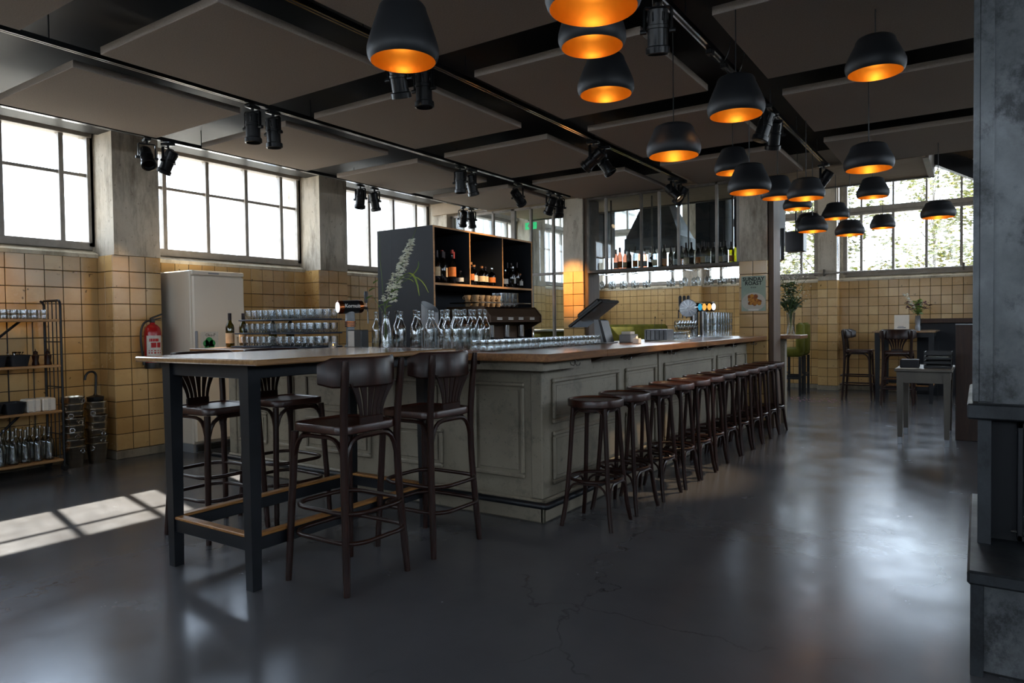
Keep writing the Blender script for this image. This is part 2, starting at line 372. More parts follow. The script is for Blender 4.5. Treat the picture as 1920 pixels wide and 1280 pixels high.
win_n = [0]
def window(c, axis, half=1.035, bar=True, zb=2.1, zt=3.95, portal_n=None):
    """steel window filling a bay; c = (x,y) centre of glazing; axis 'y' for the left wall, 'x' for the back wall"""
    win_n[0] += 1
    root = bpy.data.objects.new(f'window_{win_n[0]}', None); COL.objects.link(root); root['kind'] = 'structure'
    root.location = (c[0], c[1], 0); root.rotation_euler = (0, 0, 0 if axis == 'x' else PI/2)
    xs = [-half, -.765, -.255, .255, .765, half]; d = .035
    fr = MB().cbox(-half-.03, -half+.04, -.05, .05, zb, zt).cbox(half-.04, half+.03, -.05, .05, zb, zt).cbox(-half, half, -.05, .05, zb-.03, zb+.045).cbox(-half, half, -.05, .05, zt-.05, zt)
    fr.build('window_frame', T['frame'], root)
    MB().cbox(-half, half, -.075, .06, 3.18, 3.23).cbox(-half, half, -.10, .06, 3.23, 3.29).cbox(-half, half, -.075, .06, 3.29, 3.32).build('transom', T['frame'], root)
    for x in xs[1:-1]: MB().cbox(x-.022, x+.022, -.04, .035, zb, 3.2).cbox(x-.016, x+.016, -.03, .03, 3.3, zt).build('mullion', T['frame'], root)
    if bar:
        for i in range(5): MB().box(xs[i]+.02, xs[i+1]-.02, -.014, .014, 2.795, 2.825).build('glazing_bar', T['frame'], root)
    for i in range(5):
        for z0, z1 in (((zb, 2.81), (2.81, 3.18)) if bar else ((zb, 3.18),)): MB().box(xs[i]+.018, xs[i+1]-.018, -.003, .003, z0+.02, z1-.01).build('pane', T['window'], root)
        MB().box(xs[i]+.018, xs[i+1]-.018, -.003, .003, 3.31, zt-.03).build('pane', T['window'], root)
    if True:
        n = portal_n or ((1,0,0) if axis == 'y' else (0,-1,0))
        portal(c[0]-n[0]*.08, c[1]-n[1]*.08, (zb+zt)/2, half*2 if axis == 'x' else half*2, zt-zb, n)
    return root

# ---- left wall: bays between pillars
for k in range(-4, 5):
    y0 = PY0+PITCHY*(k-1)+PW; y1 = PY0+PITCHY*k; cy = (y0+y1)/2
    near = k in (0, 1, 2)
    wl = struct('wall_left', MB().box(GX-.3, GX, y0-.1, y1+.1, 0, ZT-.02).box(GX-.3, GX-.08, y0-.1, y1+.1, 3.95, 4.35), T['grout'])
    if k >= 0:
        tiles(wl, (GX, y0, 0), (0,1,0), y1-y0, PI/2, skip=(lambda p: p.y < 2.1) if k == 0 else None, stuff=(k > 2))
        if k == 0: tiles(wl, (GX, y0, 0), (0,1,0), round((2.1-y0)/TP)*TP, PI/2, stuff=True)
    else: tiles(wl, (GX, y0, 0), (0,1,0), y1-y0, PI/2, stuff=True)
    MB().cbox(GX-.02, GX+.012, y0, y1, 0, Z0-.004).build('baseboard', T['base'], wl)
    MB().prismy([(GX-.14, 2.085), (GX-.3, 2.09), (GX-.3, 1.985), (GX+.03, 1.985), (GX+.03, 2.02), (GX-.02, 2.045)], y0, y1).build('sill', T['sill'], wl)
    window((GX-.11, cy), 'y', bar=(k < 2))
    MB().box(GX-.3, GX-.06, y0-.06, y0+.012, 2.06, 3.96).box(GX-.3, GX-.06, y1-.012, y1+.06, 2.06, 3.96).build('reveal', T['plaster'], wl)
for k in range(-4, 5):
    y0 = PY0+PITCHY*k; far = k > 1
    pl = struct('pillar', MB().box(GX-.3, PX+.02, y0+.012, y0+PW-.012, ZT-.001, 4.35), T['plaster'])
    MB().box(GX-.3, PX-.006, y0+.006, y0+PW-.006, 0, ZT-.001).build('tile_backing', T['grout'], pl)
    st = k not in (0, 1)
    tiles(pl, (PX-.006, y0, 0), (0,1,0), PW, PI/2, stuff=st)
    tiles(pl, (GX, y0+.006, 0), (1,0,0), PX-GX, 0, stuff=st)
    MB().cbox(GX, PX+.012, y0-.012, y0+PW+.012, 0, Z0-.004, .006).build('baseboard', T['base'], pl)

# ---- back wall
bxs = [-1.005+PITCHY*i for i in (-2, -1, 0, 1, 2)]
for i, cx in enumerate(bxs):
    x0, x1 = cx-1.115, cx+1.115
    wb = struct('wall_back', MB().box(x0-.15, x1+.15, GY, GY+.3, 0, ZT-.02).box(x0-.15, x1+.15, GY+.08, GY+.3, 3.95, 4.35), T['grout'])
    if i == 1: tiles(wb, (x0, GY, 0), (1,0,0), 2.23, 0)
    elif i == 2: tiles(wb, (x0, GY, 0), (1,0,0), 2.23, 0, skip=lambda p: p.x > .05 or (p.x > -.8 and p.z < 1.1))
    else: tiles(wb, (x0, GY, 0), (1,0,0), 2.23, 0, stuff=True)
    MB().cbox(x0, x1, GY-.012, GY+.02, 0, Z0-.004).build('baseboard', T['base'], wb)
    MB().prismx([(GY-.03, 1.985), (GY+.3, 1.985), (GY+.3, 2.09), (GY+.14, 2.085), (GY+.02, 2.045), (GY-.03, 2.02)], x0, x1).build('sill', T['sill'], wb)
    window((cx, GY+.11), 'x', half=1.035, bar=False)
    xl = x0-.33
    pb = struct('pillar', MB().box(xl+.012, x0-.012, GY-.27, GY+.3, ZT-.001, 4.35), T['plaster'])
    MB().box(xl+.006, x0-.006, GY-.244, GY+.3, 0, ZT-.001).build('tile_backing', T['grout'], pb)
    tiles(pb, (xl, GY-.244, 0), (1,0,0), .33, 0, stuff=i not in (1, 2))
    tiles(pb, (x0-.006, GY-.25, 0), (0,1,0), .25, PI/2, stuff=i not in (1, 2))
    MB().cbox(xl-.01, x0+.01, GY-.26, GY, 0, Z0-.004).build('baseboard', T['base'], pb)
    MB().box(x0-.02, x0+.085, GY+.06, GY+.3, 2.06, 4.0).box(x1-.085, x1+.02, GY+.06, GY+.3, 2.06, 4.0).build('reveal', T['plaster'], wb)

# ---- the two walls behind and beside the camera: same steel windows, deeper
def plain_wall(name, axis, at, lo, hi, zb, n):
    nb = int((hi-lo)/PITCHY); off = ((hi-lo)-nb*PITCHY)/2; m = MB()
    def bx(a, b, z0, z1): (m.box(a, b, at-.3 if n[1] > 0 else at, at if n[1] > 0 else at+.3, z0, z1) if axis == 'x' else m.box(at, at+.3, a, b, z0, z1))
    bx(lo, hi, 0, zb-.03); bx(lo, hi, 3.95, 4.35); cs = [lo+off+PITCHY*(i+.5) for i in range(nb)]
    prev = lo
    for c in cs: bx(prev, c-1.035, zb-.03, 3.95); prev = c+1.035
    bx(prev, hi, zb-.03, 3.95); struct(name, m, T['plaster'])
    for c in cs: window((c, at-.1*n[1]) if axis == 'x' else (at-.1*n[0], c), axis, zb=zb, bar=False, portal_n=n)
plain_wall('wall_front', 'x', -5.7, -7.5, 4.5, 2.1, (0,1,0))
plain_wall('wall_right', 'y', 4.5, -5.7, 14.3, 2.1, (-1,0,0))

# ---- freestanding tiled pillars of the partition
def free_pillar(x0, x1, ya, yb, dark_side):
    p = struct('pillar', MB().box(x0+.004, x1-.004, ya+.004, yb, ZT-.001, 3.2), T['plaster'])
    MB().box(x0+.006, x1-.006, ya+.006, yb, 0, ZT-.001).build('tile_backing', T['grout'], p)
    tiles(p, (x0, ya+.006, 0), (1,0,0), x1-x0, 0)
    tiles(p, (x1-.006, ya, 0), (0,1,0), yb-ya, PI/2)
    MB().cbox(x1+.006, x1+.066, ya+.03, yb-.05, 0 if dark_side else 1.1, 3.0, .006).build('corner_post', T['postw'], p)
    return p
free_pillar(-4.87, -4.55, 8.58, 9.0, False)
free_pillar(-2.42, -2.085, 8.58, 9.0, True)

# ---- suspended ceiling, acoustic panels
ceil = struct('ceiling', MB().box(-7.24, 4.5, -5.7, 8.56, 3.20, 3.3), T['ceil'])
pm = MB().cbox(-.62, .62, -.625, .625, 0, .05, .003).mesh('acoustic_panel', T['panel'])
for x in (-5.56, -3.96, -2.30, -.63, 1.01, 2.65):
    for j in range(6):
        y = 7.95-1.69*j-(.02 if j else 0)
        if y < -1.8: continue
        o = obj('acoustic_panel', pm, ceil, (x, y, 3.0))
        for dx in (-.4, .4):
            for dy in (-.4, .4): pass
struct('soffit_board', MB().box(-6.2, -.47, 8.6, 9.82, 3.0, 3.3).box(-7.24, 4.5, 8.56, 8.6, 3.02, 3.3), T['soffit'])
struct('trim_1', MB().box(-.50, -.44, 8.62, 9.86, 2.985, 3.32).box(-6.22, -.44, 9.80, 9.86, 2.985, 3.14), T['dkframe'])
sl = MB()
for yy in (9.72,): sl.add([(-.44,yy,3.32),(-.44,yy,3.12),(1.6,yy,1.95),(1.6,yy,2.25),(-.44,yy+.16,3.32),(-.44,yy+.16,3.12),(1.6,yy+.16,1.95),(1.6,yy+.16,2.25)],[(0,1,2,3),(7,6,5,4),(0,3,7,4),(1,5,6,2),(0,4,5,1),(3,2,6,7)])
struct('sloped_roof_beam', sl, T['blackm'])

# tracks with rails
TRX = [-6.30, -4.71, -3.05, -1.43]
def track(x, y1, label):
    t = thing('light_track', label, 'light track', (x, 0, 3.03))
    MB().cbox(-.019, .019, -4, y1, -.012, .022, .002).build('rail', T['blackm'], t)
    MB().box(-.0195, -.008, -4, y1, -.0135, -.011).box(.008, .0195, -4, y1, -.0135, -.011).build('conductor_strip', T['chrome'], t)
    for y in range(-3, int(y1)+1, 1): MB().tube([(0,y,.022),(0,y,.171)], .004, 6).build('hanger', T['blackm'], t)
track(TRX[0], 8.5, 'black light track running above the left-hand windows')
track(TRX[1], 8.5, 'black light track over the back-bar shelf, ending at the tiled pillar')
track(TRX[2], 8.5, 'black light track over the middle of the bar')
track(TRX[3], 9.75, 'black light track over the bar stools, longest of the four')

# ---- glass partition
part = bpy.data.objects.new('partition_glazing', None); COL.objects.link(part); part['kind'] = 'structure'; part.location = (0, 8.72, 0)
def pframe(a, b, y, z0, z1, r=.02, m='frame', name='mullion'): MB().cbox(a-r, a+r, y-.025, y+.025, z0, z1).build(name, T[m], part) if b is None else MB().cbox(a, b, y-.025, y+.025, z0-r, z0+r).build(name, T[m], part)
PMX = [-6.95, -6.55, -6.16, -5.79, -5.48, -5.1, -4.87]
for x in PMX: pframe(x, None, 0, .0, 3.0, .018 if x != -5.79 else .035)
for z in (.05, 2.0, 2.985): pframe(-7.0, -4.85, 0, z, None, .018, name='rail')
for a, b in zip(PMX, PMX[1:]):
    for z0, z1 in ((.07, 1.985), (2.015, 2.97)): MB().box(a+.015, b-.015, -.003, .003, z0, z1).build('pane', T['pane'], part)
SMX = [-4.47, -4.2, -3.69, -3.44, -3.18, -2.69, -2.43]
shelfp = bpy.data.objects.new('partition_glazing', None); COL.objects.link(shelfp); shelfp['kind'] = 'structure'; shelfp.location = (0, 8.60, 0)
for x in SMX: MB().cbox(x-.017, x+.017, -.02, .02, 2.0, 3.0).build('mullion', T['frame'] if x not in (-3.69, -4.47) else T['dkframe'], shelfp)
MB().cbox(-4.48, -2.42, -.03, .03, 1.965, 2.005).build('rail', T['dkframe'], shelfp); MB().cbox(-4.48, -2.42, -.02, .02, 2.965, 3.0).build('rail', T['dkframe'], shelfp)
for a, b in zip(SMX, SMX[1:]): MB().box(a+.015, b-.015, -.003, .003, 2.005, 2.965).build('pane', T['pane'], shelfp)
bs = thing('hanging_bottle_shelf', 'long steel shelf of wine bottles behind the glass above the taps', 'shelf', (0, 8.63, 0))
MB().cbox(-4.47, -2.43, .0, .34, 1.975, 2.0).build('shelf_board', T['dkframe'], bs)
for x in (-4.3, -3.69, -3.18, -2.6):
    MB().cbox(x-.01, x+.01, .32, .34, 2.0, 3.0).build('hanger', T['dkframe'], bs)
for i in range(8): MB().cbox(-4.35+i*.245, -4.335+i*.245, .02, .30, 1.94, 1.955, .002).cbox(-4.35+i*.245, -4.335+i*.245, .15, .165, 1.955, 1.976, .002).build('glass_rail', T['chrome'], bs)

# ================================================================== BAR
BX0, BX1, BY0, BYF = -5.62, -2.33, 3.80, 8.58
bar = thing('bar_counter', 'long L-shaped bar front in worn grey-green panelled paint', 'bar', (0,0,0))
MB().box(BX0, BX1, BY0, BY0+.06, .0, 1.05).box(BX1-.06, BX1, BY0, BYF, .0, 1.05).box(BX0, BX0+.06, BY0, 4.7, 0, 1.05).build('bar_body', T['bar'], bar)
MB().cbox(BX0-.02, BX1+.03, BY0-.03, BY0, 0, .15, .01).cbox(BX1, BX1+.03, BY0-.03, BYF, 0, .15, .01).build('plinth', T['bar'], bar)
MB().cbox(BX1-.07, BX1+.014, BY0-.014, BY0+.08, .15, 1.05, .006).build('corner_board', T['bar'], bar); MB().cbox(BX0-.012, BX0+.09, BY0-.014, BY0+.03, .15, 1.05, .006).build('corner_board', T['bar'], bar)
def panel_front(x0, x1, z0, z1):
    w = .03
    MB().cbox(x0, x1, BY0-.022, BY0, z1-w, z1, .008).cbox(x0, x1, BY0-.022, BY0, z0, z0+w, .008).cbox(x0, x0+w, BY0-.022, BY0, z0+w, z1-w, .008).cbox(x1-w, x1, BY0-.022, BY0, z0+w, z1-w, .008).build('moulding', T['bar'], bar)
    MB().cbox(x0+w+.02, x1-w-.02, BY0-.010, BY0, z0+w+.02, z1-w-.02, .007).build('panel', T['bar'], bar)
def panel_side(y0, y1, z0, z1):
    w = .03; X = BX1
    MB().cbox(X, X+.022, y0, y1, z1-w, z1, .008).cbox(X, X+.022, y0, y1, z0, z0+w, .008).cbox(X, X+.022, y0, y0+w, z0+w, z1-w, .008).cbox(X, X+.022, y1-w, y1, z0+w, z1-w, .008).build('moulding', T['bar'], bar)
    MB().cbox(X, X+.010, y0+w+.02, y1-w-.02, z0+w+.02, z1-w-.02, .007).build('panel', T['bar'], bar)
panel_front(-2.87, -2.45, .27, .90)
panel_front(-3.62, -3.14, .27, .55); panel_front(-3.62, -3.14, .60, .90)
panel_front(-4.60, -3.85, .27, .55); panel_front(-4.60, -3.85, .60, .90)
panel_front(-5.50, -5.10, .27, .55); panel_front(-5.50, -5.10, .60, .90); panel_front(-5.02, -4.74, .27, .90)
for a, b in ((3.93, 4.95), (5.07, 5.70), (5.89, 7.27), (7.40, 7.94), (8.10, 8.52)): panel_side(a, b, .62, .92); panel_side(a, b, .22, .57)
MB().cbox(BX1, BX1+.012, 5.76, 5.81, .15, 1.05, .003).build('joint_strip', T['bar'], bar)
MB().box(-5.75, -2.2, 3.62, 4.25, .99, 1.0515).build('counter_support', T['bar'], bar)
for x in (-2.78, -3.2): MB().prismx([(3.55,1.051),(3.80,1.051),(3.80,1.0),(3.60,1.025)], x-.22, x+.1).build('bracket', T['brown'], bar)
for y in (4.3, 5.0, 5.9, 6.8, 7.7):
    MB().prismy([(-2.33,1.051),(-2.12,1.051),(-2.20,1.02),(-2.33,1.0)], y, y+.36).build('bracket', T['brown'], bar)
hook = MB().cbox(-.012, .012, -.012, .012, -.012, 0, .002).tube([(0,0,-.01),(0,0,-.03),(.012,0,-.045),(.03,0,-.04),(.036,0,-.025)], .004, 6).tube([(0,0,-.01),(0,0,-.03),(-.012,0,-.045),(-.03,0,-.04),(-.036,0,-.025)], .004, 6).mesh('coat_hook', T['chrome'], 40)
for y in (3.95, 4.75, 5.65, 6.6, 7.45, 8.25): obj('coat_hook', hook, bar, (-2.16, y, 1.052))
rail = thing('foot_rail', 'dark steel pipe foot rail around the base of the bar', 'foot rail', (0,0,0))
MB().tube([(-5.8,3.73,.125),(-2.26,3.73,.125),(-2.255,3.735,.125),(-2.25,8.4,.125)], .021, 10).build('pipe', T['blackm'], rail, 40)
for x in (-5.5,-4.6,-3.7,-2.8): MB().cbox(x-.012,x+.012,3.735,3.769,.112,.138,.002).build('bracket', T['blackm'], rail)
for y in (4.4,5.6,6.8,8.0): MB().cbox(-2.299,-2.255,y-.012,y+.012,.112,.138,.002).build('bracket', T['blackm'], rail)
CT = 1.10
ct = thing('bar_worktop', 'thick brown wooden worktop along the front and right side of the bar', 'worktop', (0,0,0))
MB().cbox(-5.78, -2.09, 3.51, 4.28, 1.052, CT, .004).build('front_slab', T['counter'], ct)
MB().cbox(-2.98, -2.09, 4.2805, 6.35, 1.052, CT, .004).build('side_slab', T['counter'], ct); MB().cbox(-2.98, -2.09, 6.3515, 8.575, 1.052, CT, .004).build('side_slab', T['counter'], ct)
iw = thing('inner_worktop', 'lower dark work surface inside the bar holding the espresso machine', 'worktop', (0,0,0))
MB().cbox(-5.14, -3.75, 5.0, 7.3, .86, .90).build('work_surface', T['slate'], iw); MB().box(-5.1, -3.8, 5.04, 7.26, 0, .86).build('base_unit', T['slate'], iw)
ex = thing('counter_extension', 'short wooden counter end on a grey post past the poster pillar', 'counter', (0,0,0))
MB().cbox(-2.35, -1.80, 9.01, 9.45, 1.055, 1.10).build('counter_slab', T['counter'], ex); MB().cbox(-2.12, -2.0, 9.1, 9.2, 0, 1.055).build('post', T['bar'], ex)

# ================================================================== HIGH TABLE
tb = thing('high_table', 'high oak-topped table with black steel legs in the foreground', 'table', (-3.265, 2.72, 0))
def high_table(t, hx, hy, lx, ly, H):
    MB().cbox(-hx, hx, -hy, hy, H-.028, H, .006).build('table_top', T['top'], t)
    for sx in (-1, 1):
        for sy in (-1, 1):
            x, y = sx*lx, sy*ly; a = .036
            m = MB(); tx, ty = x-sx*.0, y
            w0, w1 = .026, .036
            m.add([(x-w0,y-w0,0),(x+w0,y-w0,0),(x+w0,y+w0,0),(x-w0,y+w0,0),(tx-w1,ty-w1,H-.028),(tx+w1,ty-w1,H-.028),(tx+w1,ty+w1,H-.028),(tx-w1,ty+w1,H-.028)],[(0,3,2,1),(4,5,6,7),(0,1,5,4),(1,2,6,5),(2,3,7,6),(3,0,4,7)])
            m.build('leg', T['blackm'], t)
    a = .018
    for sy in (-1, 1):
        MB().cbox(-lx+.03, lx-.03, sy*ly-a, sy*ly+a, H-.10, H-.029, .003).build('apron', T['blackm'], t)
        MB().cbox(-lx+.03, lx-.03, sy*ly-a, sy*ly+a, .19, .255, .003).build('foot_rail', T['blackm'], t); MB().cbox(-lx+.03, lx-.03, sy*ly-.024, sy*ly+.024, .2555, .272, .004).build('rail_cap', T['foot'], t)
    for sx in (-1, 1):
        MB().cbox(sx*lx-a, sx*lx+a, -ly+.03, ly-.03, H-.10, H-.029, .003).build('apron', T['blackm'], t)
        MB().cbox(sx*lx-a, sx*lx+a, -ly+.03, ly-.03, .19, .255, .003).build('foot_rail', T['blackm'], t); MB().cbox(sx*lx-.024, sx*lx+.024, -ly+.03, ly-.03, .2555, .272, .004).build('rail_cap', T['foot'], t)
high_table(tb, .525, .735, .335, .635, 1.13)

# ================================================================== BENTWOOD CHAIRS AND STOOLS
def bez(a, b, c, d, n):
    a, b, c, d = map(Vector, (a,b,c,d)); out = []
    for i in range(n+1):
        t = i/n; out.append(a*(1-t)**3+b*3*t*(1-t)**2+c*3*t*t*(1-t)+d*t**3)
    return out
def seat_mesh(poly, zt, th, lip=.008):
    m = MB(); n = len(poly); vs = []; rings = []
    def ring(s, z): rings.append([(x*s, y*s, z) for x, y in poly])
    ring(.93, zt-th); ring(1, zt-th+.008); ring(1, zt-.006); ring(.985, zt); ring(.93, zt); ring(.90, zt-lip); ring(.3, zt-lip-.004)
    for r in rings: vs += r
    fs = [tuple(range(n))[::-1]]+[tuple((len(rings)-1)*n+k for k in range(n))]
    for i in range(len(rings)-1):
        for k in range(n): fs.append((i*n+k, i*n+(k+1)%n, (i+1)*n+(k+1)%n, (i+1)*n+k))
    return m.add(vs, fs)
def arch(m, p, q, ztop, zlow, r=.0105):
    p, q = Vector(p), Vector(q); d = (q-p)
    pts = bez((p.x,p.y,zlow), (p.x+d.x*.05,p.y+d.y*.05,ztop+.02), (p.x+d.x*.2,p.y+d.y*.2,ztop), (p.x+d.x*.5,p.y+d.y*.5,ztop), 7)
    pts += bez((p.x+d.x*.5,p.y+d.y*.5,ztop), (p.x+d.x*.8,p.y+d.y*.8,ztop), (p.x+d.x*.95,p.y+d.y*.95,ztop+.02), (q.x,q.y,zlow), 7)[1:]
    return m.tube(pts, r, 6, flat=(1,1.2))
def make_chair(label, group):
    t = thing('bar_chair', label, 'chair', group=group)
    seat_mesh(rrect(.20, .195, .075, 5, -.01), .80, .045).build('seat', T['seatw'], t, 40)
    for s in (-1, 1):
        MB().tube([(-.212,s*.21,0),(-.20,s*.20,.25),(-.178,s*.178,.755)], [.0155,.018,.0195], 8).build('leg', T['bent'], t, 50)
        pts = bez((.212,s*.21,0), (.19,s*.19,.35), (.165,s*.175,.62), (.185,s*.185,.86), 8)+bez((.185,s*.185,.86), (.195,s*.188,.97), (.205,s*.19,1.05), (.212,s*.19,1.115), 4)[1:]
        MB().tube(pts, [.016]+[.019]*(len(pts)-2)+[.014], 8).build('rear_leg', T['bent'], t, 50)
    legs = {0: ((-.185,-.185), (.185,-.183)), 1: ((-.185,.185), (.185,.183)), 2: ((-.185,-.185), (-.185,.185)), 3: ((.180,-.18), (.180,.18))}
    for k, (p, q) in legs.items(): arch(MB(), (*p,0), (*q,0), .742, .56).build('arch', T['bent'], t, 50)
    for z, e in ((.385, .0), (.245, .006)):
        c = [(x, y, z) for x, y in rrect(.200+e, .198+e, .11, 6, 0)]
        c2 = [(x+(.045 if x > .05 else 0)*min(1,(x-.05)/.1), y, zz) for x, y, zz in c]
        MB().tube(c2, .0115, 8, closed=True).build('foot_hoop', T['bent'], t, 50)
    # curved top rail
    R, cx, n = .285, -.055, 18; prof = [(-.011,.992),(-.011,1.118),(-.004,1.13),(.004,1.13),(.011,1.118),(.011,.992),(.004,.984),(-.004,.984)]
    vs, fs = [], []
    for i in range(n+1):
        a = math.radians(-64+128*i/n); e = min(i, n-i); ez = .030*(1-min(1, e/2.0))
        for dr, z in prof:
            zz = z-ez if z > 1.06 else z+ez*.6
            vs.append((cx+(R+dr)*math.cos(a), (R+dr)*.93*math.sin(a), zz))
    k = len(prof)
    for i in range(n):
        for j in range(k): fs.append((i*k+j, (i+1)*k+j, (i+1)*k+(j+1)%k, i*k+(j+1)%k))
    fs += [tuple(range(k))[::-1], tuple(n*k+j for j in range(k))]
    MB().add(vs, fs).build('top_rail', T['bent'], t, 40)
    # fan splat: base block + slats
    MB().cbox(.172, .188, -.078, .078, .792, .838, .004).build('splat_base', T['bent'], t)
    ns = 6
    for i in range(ns):
        u = (i-(ns-1)/2)/((ns-1)/2); m = MB(); vs = []; fs = []; N = 6
        for j in range(N+1):
            tt = j/N; z = .83+.175*tt; half = (.066+.068*tt**1.7); yc = u*half
            wd = half/(ns-1)-.0046; x = .180+.040*tt**1.3-.02*abs(u)*tt
            vs += [(x-.0035,yc-wd,z),(x+.0035,yc-wd,z),(x+.0035,yc+wd,z),(x-.0035,yc+wd,z)]
        for j in range(N):
            for q in range(4): fs.append((j*4+q, j*4+(q+1)%4, (j+1)*4+(q+1)%4, (j+1)*4+q))
        fs += [(3,2,1,0), (N*4,N*4+1,N*4+2,N*4+3)]
        m.add(vs, fs).build('slat', T['bent'], t, 40)
    return t
CG = 'bentwood high chairs'
chair = make_chair('dark bentwood high chair nearest the camera, at the right front of the high table', CG)
chair.location = (-2.683, 2.47, 0); chair.rotation_euler = (0,0,0)
copy_tree(chair, 'dark bentwood high chair on the right of the high table, next to the bar', (-2.683, 3.10, 0), 0)
copy_tree(chair, 'dark bentwood high chair left of the high table, in front of the white fridge', (-3.98, 2.58, 0), PI+.03)
copy_tree(chair, 'dark bentwood high chair left of the high table, against the bar panels', (-3.95, 3.07, 0), PI-.06)
copy_tree(chair, 'dark bentwood high chair side-on at the far table, by the tiled pillar', (-1.60, 12.4, 0), PI)
copy_tree(chair, 'dark bentwood high chair with its back to the camera at the far table', (-1.0, 11.94, 0), -PI/2)

def make_stool(label, group):
    t = thing('bar_stool', label, 'stool', group=group)
    seat_mesh([(.178*math.cos(2*PI*k/28), .178*math.sin(2*PI*k/28)) for k in range(28)], .80, .052).build('seat', T['seatw'], t, 40)
    MB().lathe([(.125,.72),(.135,.725),(.135,.748)], 20).build('seat_ring', T['bent'], t, 40)
    cs = [(sx,sy) for sx in (-1,1) for sy in (-1,1)]
    for sx, sy in cs:
        pts = bez((sx*.168,sy*.168,0), (sx*.138,sy*.138,.16), (sx*.132,sy*.132,.30), (sx*.108,sy*.108,.75), 8)
        MB().tube(pts, [.0135]+[.0155]*7+[.0165], 8).build('leg', T['bent'], t, 50)
    for a, b in (((-1,-1),(1,-1)),((1,-1),(1,1)),((1,1),(-1,1)),((-1,1),(-1,-1))):
        arch(MB(), (a[0]*.115,a[1]*.115,0), (b[0]*.115,b[1]*.115,0), .735, .60, .0075).build('seat_arch', T['bent'], t, 50)
        arch(MB(), (a[0]*.148,a[1]*.148,0), (b[0]*.148,b[1]*.148,0), .275, .10, .0075).build('foot_arch', T['bent'], t, 50)
    MB().tube([(.168*math.cos(2*PI*k/28), .168*math.sin(2*PI*k/28), .295) for k in range(28)], .0105, 6, closed=True).build('foot_ring', T['bent'], t, 50)
    return t
SY = [3.98,4.41,4.85,5.28,5.67,6.08,6.48,6.87,7.24,7.63,8.0,8.37]
for i, y in enumerate(SY):
    lb = 'round bentwood bar stool '+('at the near corner of the bar, closest to the camera' if i == 0 else 'at the far end of the bar, last in the row' if i == 11 else f'{ORD[i]} along the bar from its near corner')
    if i == 0: stool = make_stool(lb, 'round stools along the bar'); stool.location = (-2.03, y, 0); stool.rotation_euler = (0,0,.06)
    else: copy_tree(stool, lb, (-2.03+random.uniform(-.012,.012), y, 0), random.uniform(-.04,.04))

# ================================================================== PENDANTS
def pendant(loc, H, label, top):
    t = thing('pendant_lamp', label, 'lamp', loc, group='black pendant lamps with gold lining')
    R = .155; flat = H < .19
    rt = R*(.76 if flat else .68)
    out = [(R*.90,.0),(R*.955,.010),(R*.99,.026),(R,.042),(R*.992,.058)]
    for i in range(1,6): u = i/6; out.append((R*.992+(rt-R*.992)*u**1.12, .058+(H-.04-.058)*u))
    out += [(rt,H-.040),(rt*.965,H-.024),(rt*.88,H-.011),(rt*.72,H-.003),(rt*.45,H),(.0001,H+.001)]
    ins = [(.0001,H-.012),(rt*.78,H-.014),(rt*.93,H-.034)]+[(R*.93+(rt*.93-R*.93)*u, .04+(H-.07)*u) for u in (.8,.6,.4,.2)]+[(R*.93,.036),(R*.91,.014),(R*.90,.0)]
    MB().lathe(out, 40, caps=False).build('shade', T['shade'], t, 60)
    MB().lathe(ins, 40, caps=False).build('gold_lining', T['gold'], t, 60)
    MB().tube([(0,0,H),(0,0,top-loc[2])], .0032, 6).build('cord', T['black'], t)
    MB().lathe([(.0001,H-.11),(.012,H-.108),(.022,H-.095),(.026,H-.08),(.022,H-.062),(.014,H-.05)], 12).build('bulb', T['bulb'], t, 60)
    MB().lathe([(.016,H-.05),(.018,H-.012)], 12).build('socket', T['black'], t, 60)
PL = [(-2.07,2.27,2.42,.25,'hanging above the high table, leftmost of all'),(-1.02,2.01,2.28,.25,'cut off by the top edge of the picture, largest in view'),
 (-1.47,2.88,2.54,.25,'directly under the largest one, middle of the three stacked in line'),(-1.70,3.49,2.53,.217,'lowest of the three stacked at top centre'),
 (-1.47,3.90,2.24,.18,'low and wide, hanging alone over the middle of the bar front'),(-1.12,3.93,2.42,.217,'in front of the paired lit spotlights'),
 (-.48,4.38,2.65,.2,'highest at the right, close to the steel chimney'),(-1.78,6.14,2.57,.217,'half hidden behind the larger one over the shelf of bottles'),
 (-1.41,5.28,2.23,.21,'in front of the glass shelf and beside the poster pillar'),(-1.60,6.98,2.45,.21,'just above the poster pillar top'),
 (-1.24,6.44,2.33,.175,'wide, right of the poster pillar top'),(-1.72,8.45,2.55,.19,'small, peeping out below the wide one beside the pillar'),
 (-.61,5.21,2.28,.17,'wide and low at the right, under the highest one'),(-.90,8.01,2.53,.2,'small, right below the wide one at the right window'),
 (-.33,8.02,2.27,.16,'rightmost, hanging before the right window near the steel chimney'),(-1.41,9.03,2.48,.19,'small, before the plaster pillar between the far windows'),
 (-1.48,8.02,2.23,.165,'grey, low, in front of the black loudspeaker'),(-1.20,8.62,2.23,.165,'lowest before the left edge of the right window'),
 (-1.05,10.37,2.48,.18,'farthest and smallest, in the middle of the right window'),(-1.71,9.05,2.41,.165,'mostly hidden behind the low one by the loudspeaker')]
for i, (x,y,z,H,lb) in enumerate(PL): pendant((x,y,z), H, 'matte black pendant lamp '+lb, 3.015 if abs(x+1.43) < .03 and y < 9.7 else 3.20 if y < 8.55 else (3.0 if y < 9.8 else 4.35))
# real light from the lamps (one small lamp inside each shade)
for (x,y,z,H,lb) in PL:
    d = bpy.data.lights.new('pendant_light', 'POINT'); d.energy = .24; d.color = (1,.76,.42); d.shadow_soft_size = .025
    o = bpy.data.objects.new('pendant_light', d); COL.objects.link(o); o.location = (x,y,z+H-.135)

